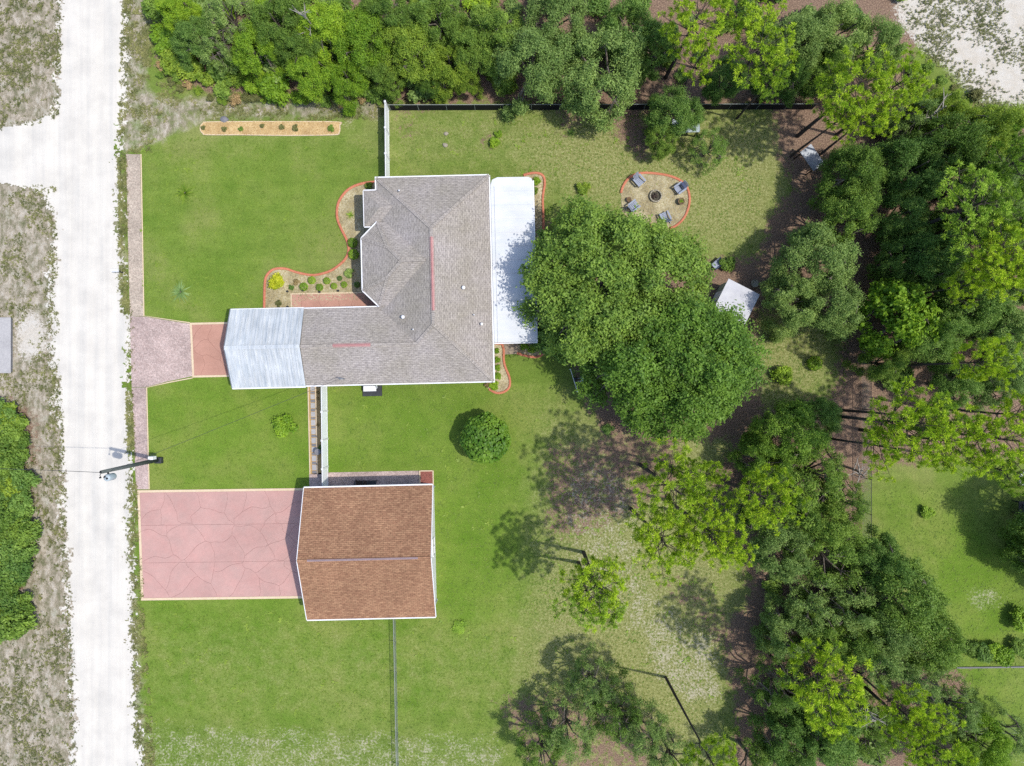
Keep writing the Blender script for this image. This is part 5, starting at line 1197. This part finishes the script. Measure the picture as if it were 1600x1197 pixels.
tufts("grass", [([(222,215),(590,215),(590,280),(520,300),(540,390),(420,415),(410,490),(222,490)], 5000), ([(232,605),(480,605),(480,760),(234,762)], 3000), ([(218,942),(800,972),(800,1210),(230,1210)], 9000), ([(516,604),(900,604),(900,960),(690,960),(680,730),(516,730)], 7000), ([(612,180),(1200,180),(1180,400),(860,300),(612,270)], 6000), ([(840,700),(1130,760),(1140,1200),(800,1200)], 6500), ([(1380,760),(1640,760),(1640,1130),(1490,1120),(1370,900)], 4500), ([(1190,500),(1330,500),(1320,620),(1190,640)], 1500)], 0, .085, MAT['L_grass'], "short uneven grass blades across the lawns", 4, .6)

# ------------------------------------------------------------------ utility pole and wires
bxp, byp = P(249, 718); PH = 8.5
pole = thing("utility_pole", "weathered wooden utility pole with transformer beside the sand road", "utility pole", (bxp, byp, 0))
MB().tube([(0,0,-.02),(0,0,PH)], [.19,.13], 10).build("pole_shaft", MAT['pole'], pole, True)
MB().lathe([(.001,7.1),(.24,7.1),(.26,7.15),(.26,7.95),(.24,8.0),(.12,8.07),(.001,8.08)], 14, (.12,-.48,0)).build("transformer", MAT['can'], pole, True)
MB().beam((.02,-.1,7.7),(.1,-.3,7.7),.1,.12).build("bracket", MAT['dark'], pole)
for x, yv, z in ((.0,.0,PH),(.05,-.4,8.07),(.22,-.52,8.07),(-.3,-.45,8.0)): MB().lathe([(.04,0),(.07,.05),(.04,.09),(.07,.14),(.02,.22),(.001,.23)], 8, (x,yv,z)).build("insulator", MAT['dark'], pole, True)
MB().tube([(0,0,PH-.1),(-.18,-.25,PH-.15),(-.3,-.45,8.0)], .025, 5).build("arm", MAT['dark'], pole)
MB().bbox(-.1,.15,1.1,.3,.42,1.75,.04).build("meter_box", MAT['white'], pole)
MB().bbox(-.22,-.3,0,.35,.2,.45,.05).build("cable_guard", MAT['dark'], pole)
def wire(p, q, sag, label, rad=.018):
    p = Vector(p); q = Vector(q); pts = [p.lerp(q, t/16)-Vector((0,0,sag*4*(t/16)*(1-t/16))) for t in range(17)]
    tag(MB().tube(pts, rad, 5).build("power_line", MAT['dark'], None), label, "power line")
wire((bxp,byp,PH+.2), (*P(-90,730,8.6),8.6), .25, "thin power line crossing the sand road from the pole top")
u, v_ = HF.L(538,592,3.1); hx = HF.o.x+(u-.25)*HF.c-v_*HF.s; hy = HF.o.y+(u-.25)*HF.s+v_*HF.c
wire((bxp,byp-.1,7.6), (hx,hy,hz(u,v_)+.92), .35, "thin service line sagging from the pole to the house", .014)

# ------------------------------------------------------------------ yard furniture
def adirondack(px, py, rz, label, group=None, cushion=False):
    """seat faces local -y"""
    t = thing("adirondack_chair", label, "chair", P3(px, py, .03), rz, group); m_ = MAT['adk']
    st = MB(); bk = MB()
    for k in range(5): st.beam((-.27,-.36+k*.125,.37-k*.028),(.27,-.36+k*.125,.37-k*.028),.105,.025)
    for k in range(5): x = -.22+k*.11; bk.beam((x,.2,.26),(x*1.1,.55,.98-abs(k-2)*.04),.095,.022)
    st.build("seat", m_, t); bk.build("backrest", m_, t)
    for s_ in (-1,1):
        MB().beam((s_*.34,-.42,.55),(s_*.34,.36,.57),.14,.025).build("arm", m_, t)
        MB().beam((s_*.29,-.38,0),(s_*.29,-.38,.54),.09,.04).build("leg", m_, t)
        MB().beam((s_*.26,-.34,.33),(s_*.26,.62,.05),.04,.12).build("leg", m_, t)
    if cushion: MB().bbox(-.27,.16,.60,.27,.5,.70,.05).build("cushion", MAT['cushion'], t)
    else: pass
    return t
adirondack(997, 284, R(42), "blue-grey garden chair by the kerb on the fire ring's house side")
adirondack(1061, 296, R(-55), "blue-grey garden chair with slate blue cushion by the fire ring", cushion=True)
adirondack(989, 324, R(128), "blue-grey garden chair under the broad oak's edge beside a clay pot")
adirondack(1038, 341, R(205), "blue-grey garden chair nearest the fire ring entrance stub")
fr = thing("fire_ring", "round pale stone fire ring in the middle of the gravel circle", "fire ring", P3(1024, 307, .03))
for k in range(14):
    t0 = 2*math.pi*k/14+.015; t1 = 2*math.pi*(k+1)/14-.015
    MB().prism([(.54*math.cos(t0),.54*math.sin(t0)),(.54*math.cos(t1),.54*math.sin(t1)),(.43*math.cos(t1),.43*math.sin(t1)),(.43*math.cos(t0),.43*math.sin(t0))][::1], 0, .24, .012).build("ring_block", MAT['stone'], fr)
MB().lathe([(.43,.02),(.3,.07),(.001,.09)], 16).build("ash_bed", MAT['ash'], fr)
for k in range(4): t = k*1.3; MB().tube([(-.28*math.cos(t)-.1,-.28*math.sin(t),.12+.03*k),(.24*math.cos(t)-.1,.24*math.sin(t),.14+.03*k)], .05, 7).build("log", MAT['darkbrown'], fr)
def pot(px, py, r, label, plant=None, z=0.03):
    t = thing("plant_pot", label, "plant pot", P3(px, py, z)); MB().lathe([(.001,0),(r*.7,0),(r,r*1.3),(r*1.08,r*1.3),(r*1.08,r*1.45),(r*.9,r*1.45),(r*.85,r*1.2),(.001,r*1.2)], 14).build("pot", MAT['pot'] if plant else MAT['stone'], t, True)
    if plant:
        o = link("foliage", SPIKE[1], t, (0,0,r*1.2)); o.scale = (r*1.3,)*3; setmat(o, MAT[plant])
pot(1063, 316, .27, "dark pot holding a bright green spiky plant by the fire ring", 'L_lime'); pot(982, 313, .2, "small clay pot beside the chair under the oak's edge", 'L_brown')
pot(1177, 444, .3, "pale stone pot behind the white-roofed shed", None, 0)
def shed(name, label, quad, zt, wall, roofm, cat="shed", inset=.12, drop=.25, panels=1, open_=False):
    q = [Vector(P(x, y_, zt)) for x, y_ in quad]; ctr = sum(q, Vector((0,0)))/4; ang = math.atan2((q[1]-q[0]).y, (q[1]-q[0]).x)
    t = thing(name, label, cat, (ctr.x, ctr.y, 0), ang); w_ = ((q[1]-q[0]).length+(q[2]-q[3]).length)/4; d_ = ((q[3]-q[0]).length+(q[2]-q[1]).length)/4
    st = 2*w_/panels
    for k in range(panels):
        x0 = -w_+k*st; x1 = x0+st-(.012 if panels > 1 else 0); zz = lambda x: zt - drop*(x+w_)/(2*w_)*0.5
        v_ = [(x0,-d_,zz(x0)),(x1,-d_,zz(x1)),(x1,d_,zz(x1)),(x0,d_,zz(x0))]; v2 = [(x,y_,z-.06) for x,y_,z in v_]
        MB().add(v_+v2, [(0,1,2,3),(7,6,5,4)]+[(4+i,4+(i+1)%4,(i+1)%4,i) for i in range(4)]).build("roof_panel" if panels > 1 else "roof", roofm, t)
        if panels > 1: MB().beam((x1,-d_,zz(x1)+.02),(x1,d_,zz(x1)+.02),.04,.04).build("seam", roofm, t)
    if open_:
        for sx in (-1,1):
            for sy in (-1,1): MB().box(sx*(w_-.12)-.05,sy*(d_-.12)-.05,0,sx*(w_-.12)+.05,sy*(d_-.12)+.05,zt-drop*.5-.06).build("post", wall, t)
    else:
        MB().prism([(-w_+inset,-d_+inset),(w_-inset,-d_+inset),(w_-inset,d_-inset),(-w_+inset,d_-inset)], 0, zt-drop*.5-.07).build("wall", wall, t)
        if zt > 1: MB().box(-w_+inset-.04,-.45,.05,-w_+inset-.005,.45,min(1.9,zt-.5)).build("door", MAT['white'], t)
    return t, w_, d_
shed("garden_shed", "white flat-roofed shed with sage walls half under the broad oak", [(1138,435),(1188,460),(1165,507),(1116,482)], 2.6, MAT['shedwall'], MAT['shedroof'])
shed("shelter", "small grey metal-roofed shelter under the bright pines", [(1267.7,225.5),(1288.5,253),(1272.7,268),(1250,237)], 1.7, MAT['darkbrown'], MAT['grey_metal'], open_=True)
shed("lean_to", "low pale metal lean-to half hidden under the dark fence tree", [(1050,184),(1093,182),(1094,205),(1051,208)], 1.5, MAT['darkbrown'], MAT['can'], panels=4, open_=True)
shed("roadside_platform", "low grey panelled platform across the sand road", [(-22,496),(16,496),(16.5,583),(-21,583)], .45, MAT['stepg'], MAT['stepw'], cat="platform", drop=.05, panels=1)
# generator beside the house
gt = thing("generator", "white-lidded standby generator on a dark pad beside the house", "generator", P3(582,610.5), ROT)
MB().bbox(-.82,-.46,0,.82,.42,.12,.02).build("pad", MAT['dark'], gt); MB().bbox(-.62,-.02,.12,.42,.4,.62,.04).build("cabinet", MAT['dark'], gt); MB().bbox(-.64,-.04,.62,.44,.42,.7,.03).build("lid", MAT['white'], gt)
MB().tube([(.5,.2,.75),(.56,.3,.9),(.56,.42,1.1)], .04, 6).build("conduit", MAT['white'], gt)
# well pump and post
wt = thing("pressure_tank", "pale pressure tank with pipes beside the broad oak", "water tank", P3(912,591))
MB().lathe([(.001,0),(.3,0),(.33,.1),(.33,1.1),(.28,1.25),(.12,1.33),(.001,1.34)], 16).build("tank", MAT['can'], wt, True)
MB().tube([(0,0,.4),(-.5,.0,.4),(-.55,-.05,.1),(-.8,-.1,.1)], .035, 6).build("pipe", MAT['grey_metal'], wt); MB().tube([(-.5,-.25,0),(-.5,-.25,.7),(-.3,-.25,.7)], .03, 6).build("pipe", MAT['white'], wt)
MB().bbox(-.85,-.25,0,-.6,.05,.3,.03).build("pump", MAT['dark'], wt)
cl_ = thing("washing_line_frame", "thin white metal pipe frame beside the pressure tank", "pipe frame", P3(890,577))
q = Vector(P(900.5,611)) - Vector(P(890,577)); MB().tube([(0,0,0),(0,0,.9)], .035, 6).build("post", MAT['white'], cl_); MB().tube([(q.x,q.y,0),(q.x,q.y,.95)], .035, 6).build("post", MAT['white'], cl_)
MB().tube([(0,0,.85),(q.x,q.y,.85)], .03, 6).build("rail", MAT['white'], cl_); MB().lathe([(.07,.9),(.08,1.0),(.001,1.05)], 8, (q.x,q.y,0)).build("cap", MAT['white'], cl_)
# mailbox
mb_ = thing("mailbox", "white mailbox on a dark post at the edge of the sand road", "mailbox", P3(192,426))
MB().box(-.05,-.05,0,.05,.05,1.05).build("post", MAT['dark'], mb_)
v_ = []; pr = [(-.12,0),(.12,0),(.12,.12),(.085,.2),(0,.235),(-.085,.2),(-.12,.12)]
for x in (-.32,.26): v_ += [(x,yv,1.05+z) for yv,z in pr]
MB().add(v_, [tuple(range(6,-1,-1)), tuple(range(7,14))]+[(i,(i+1)%7,7+(i+1)%7,7+i) for i in range(7)]).build("box", MAT['white'], mb_)
# garden cart and little things
ct = thing("garden_cart", "small blue-grey cart near the white-roofed shed", "cart", P3(1119.5,413), R(40))
MB().add([(-.4,-.25,.2),(.4,-.25,.2),(.4,.25,.2),(-.4,.25,.2),(-.5,-.32,.5),(.5,-.32,.5),(.5,.32,.5),(-.5,.32,.5)], [(0,1,2,3),(0,1,5,4),(1,2,6,5),(2,3,7,6),(3,0,4,7)]).build("tray", MAT['adk'], ct)
for sx in (-.3,.3):
    for sy in (-.3,.3): MB().tube([(sx,sy-.03,.12),(sx,sy+.03,.12)], .12, 10).build("wheel", MAT['dark'], ct)
MB().tube([(.45,0,.3),(.85,0,.6)], .02, 5).build("handle", MAT['dark'], ct)
for i, (px, lab, cu) in enumerate(((563,"dark patio armchair against the garage's shaded wall, on the west",'darkbrown'),(583,"dark patio armchair against the garage's shaded wall, by the side table",'dark'))):
    t = thing("patio_chair", lab, "chair", P3(px,755.5,.03), ROT); m_ = MAT['dark']
    MB().bbox(-.3,-.3,.34,.3,.3,.46,.04).build("seat", MAT[cu], t); MB().bbox(-.3,-.36,.46,.3,-.26,.9,.03).build("backrest", MAT[cu], t)
    for sx in (-1,1):
        MB().beam((sx*.34,-.3,.62),(sx*.34,.3,.62),.07,.04).build("arm", m_, t)
        for sy in (-1,1): MB().box(sx*.33-.025,sy*.28-.025,0,sx*.33+.025,sy*.28+.025,.6).build("leg", m_, t)
t = thing("side_table", "round dark side table between the patio armchairs", "table", P3(573,754.5,.03)); MB().lathe([(.001,.5),(.26,.5),(.26,.54),(.001,.545)], 14).build("tabletop", MAT['darkbrown'], t)
for k in range(3): MB().tube([(.2*math.cos(k*2.1),.2*math.sin(k*2.1),0),(.1*math.cos(k*2.1),.1*math.sin(k*2.1),.5)], .02, 5).build("leg", MAT['dark'], t)
# garden ornaments by the stepping stones
for px, py, lab in ((499,705,"grey garden ornament among the stepping stone border"),):
    t = thing("garden_ornament", lab, "ornament", P3(px,py,.03)); MB().lathe([(.25,0),(.2,.1),(.08,.16),(.08,.5),(.26,.58),(.28,.64),(.2,.6),(.001,.58)], 12).build("birdbath", MAT['stepg'], t, True)
for py in (614, 623, 664): shrub(SHRUB[3], 496, py, .18, MAT['L_brown'], "tiny dark plant in the border beside the stepping stones", "border plants by the stepping stones", z=.03)
shrub(SHRUB[0], 501, 700, .3, MAT['L_dark'], "small dark plant beside the grey garden ornament", z=.03)
# rocks on the back lawn and by the chip bed
for px, py, s_, lab in ((697,209,.22,"pale rock on the back lawn"),(696,227,.26,"white rock on the back lawn near the bare patch"),(351,187,.35,"grey rock at the edge of the wood chip bed")):
    r = random.Random(px); d_, p_ = sphere_pts(1, np.random.default_rng(1)); m_ = MB(); prof = []
    n = 8; v_ = []
    for zz, rr in ((0,1),(.35,.95),(.6,.6),(.68,.2)):
        for k in range(n): t = 2*math.pi*k/n; q = rr*r.uniform(.8,1.15); v_.append((q*math.cos(t)*s_, q*math.sin(t)*s_*.8, zz*s_))
    fs = [(i*n+k, i*n+(k+1)%n, (i+1)*n+(k+1)%n, (i+1)*n+k) for i in range(3) for k in range(n)]+[tuple(range(3*n,4*n))]
    m_.add(v_, fs); x, y_ = P(px, py); tag(m_.build("rock", MAT['stone' if px != 351 else 'stepg'], None, loc=(x,y_,0)), lab, "rock")
# neighbour's things on the eastern lawn
nt_ = thing("fire_ring", "white stone ring on the neighbour's lawn", "fire ring", P3(1600,748))
for k in range(12):
    t0 = 2*math.pi*k/12+.03; t1 = 2*math.pi*(k+1)/12-.03
    MB().prism([(.62*math.cos(t0),.62*math.sin(t0)),(.62*math.cos(t1),.62*math.sin(t1)),(.42*math.cos(t1),.42*math.sin(t1)),(.42*math.cos(t0),.42*math.sin(t0))], 0, .3, .015).build("ring_block", MAT['white'], nt_)
MB().lathe([(.42,.02),(.001,.08)], 14).build("ash_bed", MAT['ash'], nt_)
nb = thing("grill_table", "dark framed grill table with pale lid on the neighbour's lawn", "grill", P3(1592,791))
MB().bbox(-.6,-.55,.78,.6,.55,.84,.02).build("tabletop", MAT['dark'], nb); MB().bbox(-.2,-.35,.84,.5,.35,1.05,.06).build("lid", MAT['can'], nb)
for sx in (-1,1):
    for sy in (-1,1): MB().box(sx*.52-.04,sy*.47-.04,0,sx*.52+.04,sy*.47+.04,.78).build("leg", MAT['dark'], nb)
